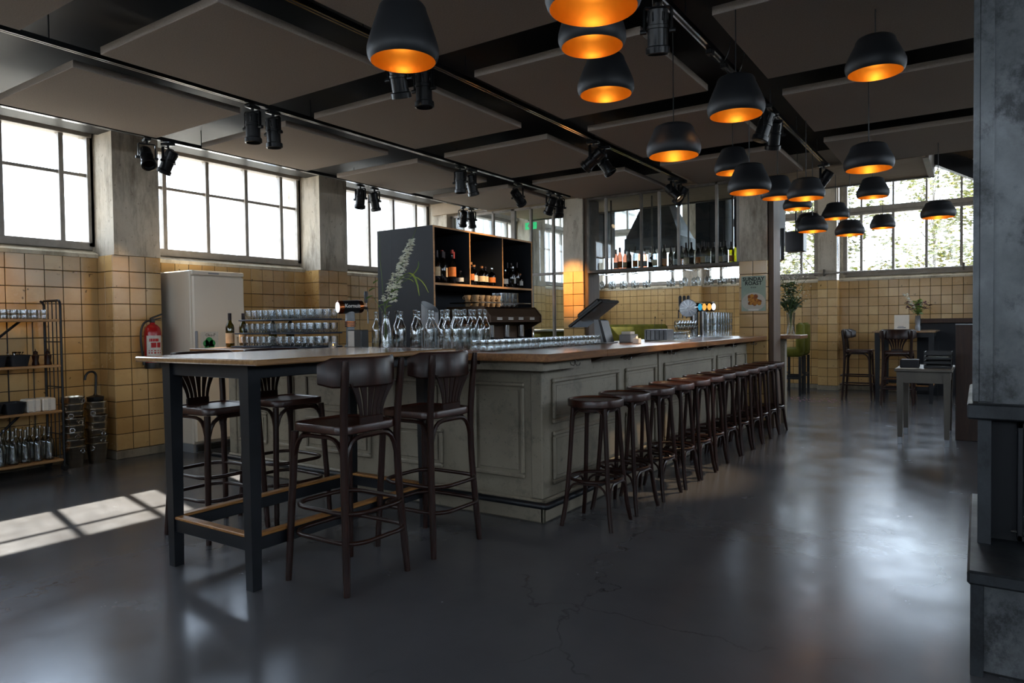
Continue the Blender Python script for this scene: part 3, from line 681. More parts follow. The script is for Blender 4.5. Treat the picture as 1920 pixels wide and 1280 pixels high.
# ================================================================== TRACK SPOTS
def spot_meshes():
    can = MB().lathe([(.030,.075),(.036,.07),(.036,.02),(.039,.018),(.039,.008),(.036,.006),(.036,-.05),(.043,-.054),(.043,-.075),(.0365,-.078),(.0365,-.060),(.032,-.055)], 18)
    for k in range(6): can.cbox(.034*math.cos(k*PI/3)-.004, .034*math.cos(k*PI/3)+.004, .034*math.sin(k*PI/3)-.004, .034*math.sin(k*PI/3)+.004, .03, .06, .002)
    return (can.mesh('can', T['spot'], 45), MB().lathe([(.0001,-.052),(.031,-.055)], 16).mesh('lens', T['lens'], 40), MB().lathe([(.0001,-.052),(.031,-.055)], 16).mesh('lens', T['lensoff'], 40),
        MB().tube([(-.047,0,-.13),(-.047,0,-.052),(-.043,0,-.047),(.043,0,-.047),(.047,0,-.052),(.047,0,-.13)], .005, 6, flat=(1,2)).mesh('yoke', T['spot'], 45),
        MB().cbox(-.018,.018,-.04,.04,-.03,-.012,.003).tube([(0,0,-.03),(0,0,-.05)], .008, 8).mesh('adapter', T['spot'], 45), MB().tube([(-.062,0,0),(-.04,0,0)], .009, 8).tube([(.04,0,0),(.062,0,0)], .009, 8).mesh('knob', T['spot'], 45))
SM = spot_meshes()
def spot(x, y, yaw, tilt, lit, label, power=0, col=(1,.72,.42), size=40, blend=.6):
    t = thing('track_spotlight', label, 'spotlight', (x, y, 3.03), yaw, 'black track spotlights')
    t.scale = (1.5,1.5,1.5); obj('adapter', SM[4], t); obj('yoke', SM[3], t)
    c = obj('can', SM[0], t, (0,0,-.13), (tilt,0,0)); obj('lens', SM[1] if lit else SM[2], c); obj('knob', SM[5], t, (0,0,-.13))
    if power:
        d = bpy.data.lights.new('spot_beam', 'SPOT'); d.energy = power; d.color = col; d.spot_size = math.radians(size); d.spot_blend = blend; d.shadow_soft_size = .03
        o = bpy.data.objects.new('spot_beam', d); COL.objects.link(o); o.parent = c; o.location = (0,0,-.082)
SP = [(0,3.46,PI/2-.3,-.75,0,'left one of the pair before the left pillar',0),(0,3.66,PI/2+.4,.5,1,'lit, right one of the pair before the left pillar',18),
 (1,3.43,.2,.03,0,'left one of the pair under the dark panel gap left of centre',0),(1,3.62,.1,.08,0,'right one of the pair under the dark panel gap left of centre',0),
 (2,3.30,.3,.35,1,'lit, below the leftmost pendant lamp',25),(2,3.54,.1,.05,0,'unlit, just right below the leftmost pendant lamp',0),
 (1,6.05,.1,.06,0,'left one of the pair over the black bottle shelf',0),(1,6.26,-.3,.25,0,'right one of the pair over the black bottle shelf',0),
 (0,6.10,.2,-.15,0,'left one of the pair before the third window',0),(0,6.34,.2,.3,0,'right one of the pair before the third window',0),
 (2,5.98,PI/2,.93,1,'left one of the crossed pair over the middle of the bar',140),(2,6.22,PI/2+.3,-.6,0,'right one of the crossed pair over the middle of the bar',0),  # beam of the left head is added to brighten the black bottle shelf
 (0,8.15,.9,.5,1,'lit, left one of the pair by the glass partition',8),(0,8.35,.2,.3,0,'right one of the pair by the glass partition',0),
 (1,7.98,PI/2-.3,.5,0,'left one of the pair beside the orange-lit pillar',0),(1,8.22,.2,-.2,0,'right one of the pair beside the orange-lit pillar',0),
 (2,8.07,PI/2,-.8,1,'left one of the pair in front of the glass shelf',0),(2,8.33,PI/2,.6,0,'right one of the pair in front of the glass shelf',0),
 (3,3.57,.4,.25,0,'large, hanging alone at top centre on the longest track',0),(3,5.80,1.93,.32,1,'lit, left one of the pair over the stools',170),
 (3,6.12,.5,.4,1,'lit, right one of the pair over the stools',35),(3,8.39,PI/2-.3,.7,0,'alone at the far end of the longest track',0)]
for k, y, yaw, tilt, lit, lb, pw in SP: spot(TRX[k], y, yaw, tilt, lit, 'black track spotlight '+lb, pw)
# the lamp that washes the tiled pillar behind the till
spot(-4.71, 7.2, 0, math.radians(53), 1, 'black track spotlight aimed at the tiled pillar, above the till', 330, (1,.45,.09), 27, 1.0)
spot(TRX[0], 1.75, PI/2-.45, .72, 1, 'black track spotlight at far left, washing the tiles above the rack', 60, (1,.62,.25), 55, 1.0)
for y, lb in ((4.45, 'near'), (4.75, 'far')):
    bx = thing('cable_feed', f'small black cable feed on the longest track, the {lb} one of two', 'cable feed', (-1.43, y, 3.03))
    MB().cbox(-.02,.02,-.03,.03,-.045,-.0145,.003).build('feed_box', T['spot'], bx); MB().tube(bez((.0,0,-.04),(.05,.05,-.16),(.12,.06,-.1),(.13,.04,.17),10), .003, 6).build('cable', T['black'], bx)

# ================================================================== GLASSWARE AND BOTTLES
def shell(prof_out, th, zfloor):
    """outer profile bottom->top plus inner wall back down"""
    inn = [(max(r-th, .0005), max(z, zfloor)) for r, z in prof_out[::-1] if z >= zfloor*.5]
    return [(.0001, prof_out[0][1])]+prof_out+inn+[(.0001, zfloor)]
tumbler = MB().lathe(shell([(.026,0),(.0285,.004),(.031,.045),(.034,.090)], .0018, .010), 14, caps=False).mesh('tumbler', T['glass'], 50)
smallg = MB().lathe(shell([(.022,0),(.026,.003),(.030,.030),(.031,.055),(.029,.075)], .0016, .006), 14, caps=False).mesh('tumbler', T['glass'], 50)
beerg = MB().lathe(shell([(.026,0),(.028,.006),(.031,.07),(.035,.135)], .002, .012), 14, caps=False).mesh('beer_glass', T['glass'], 50)
wineg = MB().lathe([(.0001,0),(.034,.0),(.034,.002),(.006,.006),(.0038,.012),(.0038,.075),(.008,.082),(.028,.105),(.036,.135),(.034,.175),(.030,.195),(.0286,.195),(.0325,.174),(.0345,.135),(.026,.107),(.0001,.088)], 14, caps=False).mesh('wine_glass', T['carafe'], 50)
carafe = MB().lathe(shell([(.034,0),(.0375,.006),(.0375,.145),(.034,.172),(.020,.200),(.0145,.225),(.0140,.275),(.0165,.283),(.0165,.292)], .002, .010), 16, caps=False).mesh('carafe', T['carafe'], 50)
carafew = MB().lathe(shell([(.036,0),(.042,.006),(.044,.08),(.043,.14),(.034,.185),(.020,.215),(.0165,.25),(.0165,.285),(.020,.290),(.020,.297)], .002, .010), 16, caps=False).mesh('carafe', T['carafe'], 50)
carafep = MB().lathe([(.010,0),(.0115,.004),(.0115,.016),(.010,.018)], 10).mesh('stopper', T['glass'], 50)
def G(mesh, name, loc, label, cat, group):
    o = obj(name, mesh, None, loc, (0,0,random.uniform(0,6))); return tag(o, label, cat, group)
# tumblers in rows on the worktop
for i in range(23):
    for j in range(3):
        y = 3.72+i*.073+random.uniform(-.004,.004)+j*.012; x = -2.66-j*.074+random.uniform(-.004,.004)-.004*i*.4
        G(smallg, 'tumbler', (x, y, CT), 'small clear tumbler in the long rows on the wooden worktop', 'glass', 'rows of tumblers on the worktop')
# carafes
CP = [(-3.90,4.02),(-3.78,4.14),(-3.66,4.05),(-3.58,4.17),(-3.50,4.04),(-3.42,4.15),(-3.36,4.04),(-3.33,4.20),(-3.26,4.12),(-3.22,4.02),(-3.17,4.19),(-3.12,4.09),(-3.08,3.99),(-3.04,4.18),(-3.0,4.08),(-2.97,3.97),(-2.94,4.18),(-2.90,4.06),(-2.97,3.87),(-3.06,3.89)]
for i, (x, y) in enumerate(CP):
    x -= .10
    m = carafew if i in (1, 4, 8) else carafe
    G(m, 'carafe', (x, y, CT), ['clear glass water bottle in the cluster on the bar beside the tumblers','wide-shouldered clear carafe among the water bottles on the bar'][i in (1,4,8)], 'bottle', ['cluster of empty water bottles','wide carafes among the bottles'][i in (1,4,8)])
# two stacks of rubber trays with tumblers
def tray(x, y, z, hx, hy, lb):
    t = thing('rubber_tray', 'black rubber tray '+lb, 'tray', (x, y, z), group='stacked glass trays')
    MB().prism(rrect(hx, hy, .05, 5), 0, .004).build('tray_base', T['tray'], t)
    MB().tube([(a,b,.006) for a,b in rrect(hx, hy, .05, 5)], .0065, 6, closed=True).build('rim', T['tray'], t, 50)
for s, x in (('left', -5.36), ('right', -4.81)):
    for k, lv in enumerate(('bottom', 'middle', 'top')):
        z = CT+.001+k*.117; tray(x+.04*k*(1 if s == 'left' else 0), 4.00, z, (.27-.02*k) if s == 'left' else .245, .20, f'at the {lv} of the {s} stack of glasses on the bar')
        nx = 6-(1 if (k and s == 'left') else 0)
        for i in range(nx):
            for j in range(4):
                G(tumbler, 'tumbler', (x+.04*k*(s == 'left')+(i-(nx-1)/2)*.079, 4.00+(j-1.5)*.085, z+.0045), f'clear tumbler on the {lv} tray of the {s} stack on the bar', 'glass', f'tumblers on the {lv} {s} tray')

def bottle(name, loc, label, H, R, glass, cap, lab=None, kind='wine', group=None, labz=(.22,.5)):
    t = thing(name, label, 'bottle', loc, random.uniform(0,6), group)
    if kind == 'wine': pr = [(R*.9,0),(R,.005),(R,H*.58),(R*.85,H*.66),(R*.45,H*.74),(R*.38,H*.80),(R*.36,H*.97),(R*.40,H*.975),(R*.40,H)]
    elif kind == 'round': pr = [(R*.9,0),(R,.006),(R,H*.52),(R*.9,H*.60),(R*.5,H*.68),(R*.33,H*.74),(R*.30,H*.9),(R*.36,H*.92),(R*.36,H*.95)]
    else: pr = [(R*.92,0),(R,.006),(R,H*.62),(R*.93,H*.70),(R*.40,H*.78),(R*.34,H*.82),(R*.34,H*.9),(R*.4,H*.92),(R*.4,H*.94)]
    MB().lathe([(.0001,0)]+pr, 14, caps=False).build('bottle_body', glass, t, 45)
    zc = H*(.80 if kind == 'wine' else .90); rc = (R*.40 if kind == 'wine' else R*.42)
    MB().lathe([(rc,zc),(rc*1.03,zc+.002),(rc*1.03,H*1.005),(.0001,H*1.008)], 12).build('cap', cap, t, 45)
    if lab: MB().lathe([(R*1.012,H*labz[0]),(R*1.012,H*labz[1])], 14, caps=False).build('label', lab, t, 60)
    return t
# white wine bottles left of the trays
for i, (x, y) in enumerate(((-5.70,3.86),(-5.70,4.0),(-5.58,4.235),(-5.34,4.245))):
    bottle('wine_bottle', (x,y,CT), 'olive-green wine bottle '+['front left of the glass trays','behind the front one, left of the glass trays','third behind the left glass trays','rightmost behind the left glass trays'][i], .31, .038, T['olglass'], T['cap'], T['cream'] if i < 2 else None, 'wine', 'wine bottles by the glass trays', (.12,.42))

# ================================================================== BACK-BAR SHELF
sh = thing('back_bar_shelf', 'tall black shelf unit with plywood edges and three bottle bays', 'shelf', (-5.14, 5.2, 0))
DW, LW, HT = .75, 1.80, 2.25
MB().box(0, DW-.004, 0, .02, .90, HT-.018).build('side_panel', T['slate'], sh); MB().box(0, DW-.004, LW-.02, LW, .90, HT-.018).build('side_panel', T['slate'], sh)
MB().box(0, .02, .02, LW-.02, .90, HT-.018).build('back_panel', T['slate'], sh)
MB().box(0, DW-.004, 0, LW, HT-.018, HT).build('top_panel', T['slate'], sh)
MB().box(.02, DW-.004, .02, LW-.02, 1.675, 1.693).build('shelf_board', T['slate'], sh)
for y in (.585, 1.185): MB().box(.02, DW-.004, y-.008, y+.008, 1.693, HT-.018).build('divider', T['slate'], sh)
for nm, b in (('edge_strip', (0,.02,.90,HT)),('edge_strip', (LW-.02,LW,.90,HT)),('edge_strip', (.02,LW-.02,1.673,1.695)),('edge_strip', (.02,LW-.02,HT-.018,HT)),('edge_strip', (.577,.593,1.695,HT-.018)),('edge_strip', (1.177,1.193,1.695,HT-.018))):
    MB().box(DW-.004, DW, *b).build(nm, T['edge'], sh)
MB().box(.185, .189, -.001, .0, .90, HT).build('seam', T['blackm'], sh)
SB = [ # bay 1
 ('wine',.30,.036,'dkglass','cap','cream'),('wine',.29,.037,'dkglass','cap','cream'),('wine',.29,.037,'dkglass','cap',None),('wine',.29,.037,'dkglass','cap','cream'),('round',.31,.040,'blueglass','redcap','olabel'),('wine',.30,.034,'blueglass','redcap',None),('square',.13,.036,'blueglass','cap','wlabel'),
 ('square',.24,.034,'blueglass','cap','olabel'),('round',.22,.036,'amber','cork','olabel'),('square',.20,.045,'amber','cork','wlabel'),('square',.19,.040,'amber','cork','cream'),('square',.19,.036,'amber','cap','cream'),('square',.18,.042,'dkglass','chrome','olabel'),
 ('round',.21,.034,'dkglass','cap','wlabel'),('square',.20,.036,'blueglass','chrome','wlabel'),('round',.18,.036,'rose','chrome','wlabel'),('round',.25,.036,'dkglass','cap',None),('square',.22,.036,'blueglass','chrome','wlabel'),('wine',.27,.034,'dkglass','cap',None),('square',.16,.038,'dkglass','cork','wlabel')]
ys = [.06,.14,.22,.30,0.375,.45,.525, .64,.71,.79,.88,.96,1.06, 1.23,1.30,1.37,1.44,1.52,1.60,1.70]
CN = dict(dkglass='dark', blueglass='clear', amber='amber', rose='pink')
for i, ((kd,H,R,g,cp,lb),y) in enumerate(zip(SB, ys)):
    bay = 0 if i < 7 else 1 if i < 13 else 2; k = i-(0,7,13)[bay]
    bottle('spirit_bottle', (-4.45-random.uniform(0,.06), 5.2+y, 1.694), f'{CN[g]} spirit bottle, {ORDL[k]} from the left in the {("left","middle","right")[bay]} bay of the black shelf', H*1.12, R, T[g], T[cp], T[lb] if lb else None, kd, 'spirit bottles on the black shelf')
    if i in (1,3,4,8,10,14,16,18):
        bottle('spirit_bottle', (-4.62-random.uniform(0,.05), 5.2+y+.03, 1.694), f'{CN[g]} bottle behind the {ORDL[k]} one in the {("left","middle","right")[bay]} bay of the black shelf', H*1.15, R*.95, T[g], T[cp], None, kd, 'spirit bottles on the black shelf')
tin = thing('tin_canister', 'pale round canister behind the bottles in the middle bay of the black shelf', 'canister', (-4.86, 5.2+.86, 1.694))
MB().lathe([(.0001,0),(.062,0),(.062,.19),(.065,.192),(.065,.21),(.0001,.212)], 18, caps=False).build('canister_body', T['ceramic'], tin, 40); MB().lathe([(.066,.172),(.066,.196)], 18, caps=False).build('lid_rim', T['chrome'], tin, 40)

# ================================================================== ESPRESSO MACHINE
em = thing('espresso_machine', 'bronze three-group espresso machine on the work surface inside the bar', 'coffee machine', (-4.15, 5.55, .90))
MB().prismy([(.10,.505),(.10,.42),(.16,.40),(.17,.46),(.10,.54),(-.32,.54),(-.36,.50),(-.36,.38),(-.10,.36)][::-1], .0, .95).build('top_housing', T['coffee'], em)
MB().prismy([(-.34,.0),(-.34,.38),(-.12,.37),(-.12,.0)], .03, .92).build('rear_housing', T['coffee'], em)
for y in (-.012, .95): MB().prismy([(-.36,.56),(.10,.56),(.18,.47),(.18,.40),(.03,.33),(-.08,.30),(-.10,.06),(.12,.06),(.12,.0),(-.36,.0)], y, y+.014).build('side_cheek', T['coffee'], em)
MB().cbox(-.11, .16, .02, .93, .03, .08, .006).build('drip_tray', T['chrome'], em)
for y in (.2, .48, .76):
    g = MB().lathe([(.034,.25),(.034,.37)], 16, (.04,y,0)).build('group_head', T['chrome'], em, 40)
    MB().lathe([(.03,.215),(.034,.22),(.034,.25)], 14, (.04,y,0)).tube([(.07,y,.235),(.20,y,.225)], [.008,.013], 8).build('portafilter', T['black'], g, 40)
for i, y in enumerate((.13,.33,.52,.74)):
    MB().box(.166,.169,y,y+.09,.425,.436).box(.166,.169,y,y+.09,.442,.449).build('display', T['wlabel'], em)
for y in (.06, .88): MB().tube(bez((.08,y,.36),(.13,y,.32),(.13,y,.2),(.10,y,.12),8), .006, 6).build('steam_wand', T['chrome'], em, 40)
MB().tube([(-.34,.02,.60),(.06,.02,.60),(.06,.93,.60),(-.34,.93,.60)], .006, 6, closed=True).build('cup_rail', T['chrome'], em, 40)
cupm = MB().lathe([(.0001,0),(.022,0),(.024,.004),(.034,.04),(.036,.058),(.033,.058),(.030,.03),(.0001,.008)], 14, caps=False).tube(bez((.033,0,.046),(.058,0,.048),(.055,0,.016),(.029,0,.018),8), .0035, 6).mesh('coffee_cup', T['cup'], 45)
cupg = MB().lathe(shell([(.028,0),(.032,.005),(.035,.05),(.037,.095)], .002, .01), 12, caps=False).mesh('glass', T['glass'], 50)
for i in range(5):
    for j in range(2):
        for k in range(2): G(cupm, 'coffee_cup', (-4.35+j*.105, 5.68+i*.098, 1.462+k*.06), 'pale speckled coffee cup stacked on top of the espresso machine', 'cup', 'cups on the espresso machine')
for i in range(4):
    for j in range(2):
        for k in range(2): G(cupg, 'latte_glass', (-4.35+j*.1, 6.17+i*.08, 1.462+k*.062), 'clear latte glass stacked on the right of the espresso machine top', 'glass', 'latte glasses on the espresso machine')
gr = thing('coffee_grinder', 'dark coffee grinder beside the espresso machine, behind the water bottles', 'grinder', (-4.15, 5.33, .90))
MB().lathe([(.0001,0),(.085,0),(.085,.03),(.06,.05),(.055,.26),(.075,.30),(.075,.34),(.0001,.345)], 18, caps=False).build('grinder_body', T['coffee'], gr, 40); MB().lathe([(.04,.345),(.085,.42),(.08,.46),(.0001,.47)], 18, caps=False).build('hopper', T['amber'], gr, 40)
bk = thing('straw_basket', 'woven basket with spoons below the espresso machine', 'basket', (-3.85, 5.62, .90))
MB().lathe([(.0001,0),(.07,0),(.095,.10),(.098,.12),(.090,.12),(.068,.01),(.0001,.008)], 20, caps=False).build('basket_bowl', T['cork'], bk, 40)
for a in range(3): MB().tube([(.02*a-.02,.01*a,.02),(.06*a-.06,.03*a-.02,.24)], .004, 6).build('spoon', T['chrome'], bk, 40)

# cylinder vase (grey, slanted top)
gv = thing('slant_top_cylinder', 'pale grey cylinder with a slanted top behind the water bottles', 'container', (-3.95, 4.62, 0))
m = MB(); n = 24; ri = []
for k in range(n): a = 2*PI*k/n; m.v.append((.075*math.cos(a), .075*math.sin(a), .86))
for k in range(n): a = 2*PI*k/n; m.v.append((.075*math.cos(a), .075*math.sin(a), 1.44-.05*math.cos(a)))
for k in range(n): a = 2*PI*k/n; m.v.append((.070*math.cos(a), .070*math.sin(a), 1.44-.05*math.cos(a)))
for k in range(n): a = 2*PI*k/n; m.v.append((.070*math.cos(a), .070*math.sin(a), 1.0))
for q in range(3):
    for k in range(n): m.f.append((q*n+k, q*n+(k+1)%n, (q+1)*n+(k+1)%n, (q+1)*n+k))
m.build('cylinder_wall', T['greyplast'], gv, 50); MB().lathe([(.0001,.0),(.11,0),(.11,.86),(.0001,.861)], 20, caps=False).build('stand', T['slate'], gv, 40)

# ================================================================== BEER TAP WITH LETTERING
kt = thing('beer_tap', 'copper and black beer tap with white lettering beside the napkin holder', 'beer tap', (-4.49, 4.20, CT))
MB().lathe([(.0001,0),(.05,0),(.05,.015),(.038,.02),(.035,.17),(.044,.175),(.044,.185),(.04,.188),(.044,.192),(.044,.202),(.04,.205),(.044,.209),(.044,.22),(.040,.225),(.040,.31)], 20, caps=False).build('column', T['greyplast'], kt, 40)
MB().lathe([(.0455,.176),(.0455,.186)], 20, caps=False).lathe([(.0455,.192),(.0455,.202)], 20, caps=False).lathe([(.0455,.209),(.0455,.221)], 20, caps=False).build('copper_rings', T['copper'], kt, 40)
hd = MB().lathe([(.0001,-.11),(.052,-.11),(.056,-.105),(.056,.10),(.050,.11),(.0001,.112)], 24, caps=False).build('tap_head', T['copper'], kt, 40, (0,0,.345), (0, PI/2-.04, 1.215))
MB().lathe([(.0565,-.07),(.0565,.07)], 24, caps=False).build('black_band', T['black'], hd, 40)
MB().lathe([(.0001,-.112),(.046,-.112),(.046,-.110)], 24, caps=False).build('light_badge', T['whl'], hd, 40)
tm = obj('lettering', text_mesh('Kornuit', .044, T['wlabel'], .0006, bold=.001), kt, (.94*.060, -.35*.060, .352), (PI/2, 0, 1.215))
MB().tube([(.035,.094,.34),(.056,.15,.335)], .012, 8).tube([(.056,.15,.335),(.056,.155,.30),(.058,.155,.20)], .007, 8).build('spout', T['chrome'], kt, 40)
MB().tube([(.053,.14,.34),(.053,.14,.38)], .007, 8).build('handle_stem', T['chrome'], kt, 40)
MB().lathe([(.010,.38),(.016,.385),(.019,.46),(.015,.48),(.0001,.482)], 12, (.053,.14,0)).build('tap_handle', T['black'], kt, 40)

# napkin holder + candle + jars at the table end of the bar
nh = thing('napkin_holder', 'black napkin holder with pale napkins on the bar beside the vase', 'napkin holder', (-4.02, 3.84, CT), .12)
MB().cbox(-.07,.07,-.045,.045,0,.150,.006).build('case', T['black'], nh); MB().box(-.071,-.069,-.035,.035,.015,.145).box(-.062,.0,-.0462,-.0448,.02,.142).build('napkins', T['napkin'], nh)
cg = thing('candle_glass', 'squat glass with a lit tea light left of the napkin holder', 'candle', (-4.17, 3.72, CT))
MB().lathe(shell([(.030,0),(.034,.004),(.036,.06)], .002, .008), 16, caps=False).build('glass_cup', T['glass'], cg, 50); MB().lathe([(.0001,.009),(.022,.009),(.022,.026),(.0001,.027)], 14, caps=False).build('tea_light', T['ceramic'], cg, 40); MB().lathe([(.0001,.027),(.004,.034),(.0001,.046)], 8, caps=False).build('flame', T['candle'], cg, 40)
jr = thing('spice_jar', 'small jar with a tan lid between the candle and the napkin holder', 'jar', (-4.13, 3.93, CT))
MB().lathe(shell([(.026,0),(.029,.004),(.029,.075),(.025,.085)], .002, .008), 14, caps=False).build('jar_glass', T['glass'], jr, 50); MB().lathe([(.0001,.085),(.028,.085),(.028,.105),(.0001,.106)], 14, caps=False).build('lid', T['ceramic'], jr, 40); MB().lathe([(.0001,.01),(.025,.01),(.025,.05),(.0001,.052)], 12, caps=False).build('contents', T['cork'], jr, 40)

# ================================================================== FLOWERS
def petals(n, f, rad, size, mat, name, parent):
    m = MB()
    for i in range(n):
        p = Vector(f(i/n)); a = random.uniform(0, 2*PI); rr = rad(i/n)*random.uniform(.5,1); p += Vector((math.cos(a)*rr, math.sin(a)*rr, random.uniform(-.01,.01)))
        M = Matrix.Rotation(random.uniform(0,6.3),3,'Z') @ Matrix.Rotation(random.uniform(-1.2,1.2),3,'X')
        s = size*random.uniform(.7,1.2)
        m.add([p+M@Vector(q)*s for q in ((-1,0,0),(0,-.55,.3),(1,0,.15),(0,.55,.3))], [(0,1,2,3)])
    return m.build(name, mat, parent)
def leafblade(p0, p1, bend, wdt, m):
    pts = bez(p0, Vector(p0).lerp(Vector(p1),.35)+Vector(bend), Vector(p0).lerp(Vector(p1),.7)+Vector(bend), p1, 8); vs = []; fs = []
    for i, p in enumerate(pts):
        w_ = wdt*math.sin(PI*(i+.35)/(len(pts)+.2)); d = Vector((.8,.5,.2)).normalized()*w_; vs += [p-d, p+Vector((0,0,w_*.3)), p+d]
    for i in range(len(pts)-1): a = i*3; fs += [(a,a+1,a+4,a+3),(a+1,a+2,a+5,a+4)]
    m.add(vs, fs)
fv = thing('flower_vase', 'clear bottle vase with a tall white flower spike on the bar', 'vase', (-3.80, 3.92, CT))
MB().lathe(shell([(.052,0),(.056,.006),(.052,.07),(.040,.16),(.028,.23),(.030,.28),(.034,.288)], .002, .012), 20, caps=False).build('vase_glass', T['carafe'], fv, 50)
MB().lathe([(.0001,.012),(.050,.013),(.048,.09),(.0001,.091)], 18, caps=False).build('water', T['glass'], fv, 50)
sp = lambda u: (.02+.22*u, .05*u, .36+.47*u)
MB().tube([(-.01,0,.02),(0,.0,.3),sp(0),sp(.5),sp(1),(.30,.07,.97)], [.004,.004,.004,.003,.002,.001], 6).tube([(.012,.01,.02),(-.01,0,.3),(-.05,.0,.72),(-.05,0,.95)], [.003,.003,.002,.001], 6).tube([(0,.01,.02),(-.02,0,.28),(-.12,.0,.40)], .002, 6).build('stems', T['stem'], fv, 50)
petals(420, sp, lambda u: .058*(1-.75*u)+.006, .018, T['petal'], 'blossoms', fv)
lm = MB()
leafblade((.05,0,.42), (.33,.02,.40), (.06,0,.22), .009, lm); leafblade((.03,0,.45), (.30,.05,.66), (.1,.02,.0), .006, lm); leafblade((.05,.0,.52), (.32,-.03,.50), (.05,0,.03), .005, lm); leafblade((.05,0,.5), (.42,.02,.42), (.05,.0,.12), .005, lm)
lm.build('grass_blades', T['leaf'], fv)
lf = MB()
for (x,y,z,s) in ((-.14,0,.46,.032),(-.12,.02,.52,.026),(-.17,.0,.40,.035),(.0,.02,.36,.03),(.10,.0,.38,.03),(.12,-.02,.44,.04),(.05,-.02,.32,.03),(-.05,.0,.33,.028)): leafblade((x-s,y,z-.01),(x+s,y,z+.01),(0,0,.012),s*.55,lf)
lf.build('leaves', T['leaf'], fv)

# ================================================================== TILL AND COUNTER CLUTTER
ps = thing('till_screen', 'black point-of-sale touch screen on a stand, on the bar worktop', 'till', (-2.78, 5.55, CT), 0)
MB().cbox(-.10,.12,-.11,.11,0,.012,.004).build('foot', T['greyplast'], ps)
MB().prismy([(-.02,.012),(.07,.012),(.02,.21),(-.03,.21)], -.06, .06).build('stand', T['greyplast'], ps); MB().prismy([(.07,.012),(.10,.012),(.045,.20),(.02,.21)], -.075, .075).build('stand_cover', T['black'], ps)
sc_ = MB().cbox(-.20,.20,-.17,.17,-.012,.014,.006).build('display_panel', T['black'], ps, None, (-.06,0,.26), (0, -.95+.35, 0))
MB().cbox(-.10,.16,-.12,.12,.014,.060,.014).build('rear_housing', T['black'], sc_); MB().box(-.185,.185,-.155,.155,-.0135,-.012).build('screen', T['lensoff'], sc_)
rp = thing('receipt_printer', 'small grey card reader with a paper slip beside the till', 'card reader', (-2.62, 5.80, CT))
MB().cbox(-.06,.06,-.08,.08,0,.075,.008).build('case', T['greyplast'], rp); MB().cbox(-.05,.04,-.05,.05,.075,.10,.004).build('paper_slip', T['paper'], rp)
ct2 = thing('tea_light', 'white square tea light holder, lit, on the worktop right of the till', 'candle', (-2.43, 5.55, CT))
MB().cbox(-.028,.028,-.028,.028,0,.045,.004).build('holder', T['wlabel'], ct2); MB().lathe([(.0001,.045),(.007,.052),(.0001,.066)], 8, caps=False).build('flame', T['candle'], ct2, 40)
gb = thing('tea_light', 'second small lit tea light further along the worktop before the beer glasses', 'candle', (-2.52, 7.1, CT))
MB().lathe(shell([(.03,0),(.033,.05)], .002, .006), 14, caps=False).build('holder', T['glass'], gb, 40); MB().lathe([(.0001,.02),(.006,.028),(.0001,.045)], 8, caps=False).build('flame', T['candle'], gb, 40)
jb = thing('garnish_caddy', 'dark steel caddy of bar tools with two stirrers on the worktop', 'caddy', (-2.62, 6.52, CT))
MB().cbox(-.12,.12,-.09,.09,0,.11,.006).build('caddy_body', T['silver'], jb)
for k in range(5): MB().box(-.10+k*.045,-.098+k*.045+.006,-.0925,-.0895,.01,.10).build('slot', T['black'], jb)
for a, b in ((-.05,.22),(.02,.19)): MB().tube([(a,0,.1),(a+.01,0,b)], .002, 6).lathe([(.0001,b),(.008,b+.006),(.0001,b+.02)], 8, (a+.01,0,0)).build('stirrer', T['black'], jb, 40)
mt = thing('menu_sheet', 'flat white menu sheet lying on the worktop before the caddy', 'menu', (-2.40, 6.25, CT)); MB().box(-.12,.12,-.17,.17,.0,.006).build('sheet', T['paper'], mt)
for i in range(7):
    for j in range(3): G(wineg if j == 2 else smallg, 'wine_glass' if j == 2 else 'tumbler', (-2.74+j*.075, 6.95+i*.082, CT), ['small clear tumbler beside the chrome tap tower','small clear tumbler beside the chrome tap tower','clear wine glass standing beside the chrome tap tower'][j], 'glass', ['tumblers by the tap tower','tumblers by the tap tower','wine glasses by the tap tower'][j])
for i in range(7):
    for j in range(2):
        for k in range(3): G(beerg, 'beer_glass', (-2.56+j*.085, 7.83+i*.092, CT+k*.075), 'clear beer glass in the nested stacks at the far end of the bar', 'glass', 'stacks of beer glasses')
# chrome tap tower
tt = thing('tap_tower', 'chrome beer tap tower with round fan badge and black handles', 'beer tap', (-2.77, 7.98, CT))
MB().lathe([(.0001,0),(.085,0),(.085,.012),(.05,.02),(.05,.34),(.0001,.341)], 20, caps=False).lathe([(.045,0),(.045,.30)], 16, (.11,0,0)).build('columns', T['chrome'], tt, 40)
MB().tube([(-.02,0,.35),(.23,.02,.35)], .055, 16).build('cross_tube', T['chrome'], tt, 40)
fb = MB().lathe([(.0001,-.012),(.10,-.012),(.105,0),(.10,.012),(.0001,.014)], 28, caps=False).build('fan_badge', T['silver'], tt, 40, (-.05,-.06,.34), (PI/2,0,.3))
for k in range(12): MB().cbox(.015,.095,-.004,.004,.013,.018,.001).build('fan_rib', T['chrome'], fb, None, (0,0,0), (0,0,k*PI/6))
for k, (x, mt_) in enumerate(((.09,'teal'),(.14,'ambl'),(.20,'ambl'),(.25,'whl'))): MB().lathe([(.0001,-.008),(.022,-.008),(.024,0),(.0001,.002)], 16, caps=False, sy=1.7).build('badge', T[mt_], tt, 40, (x,-.058,.35), (PI/2,0,0))
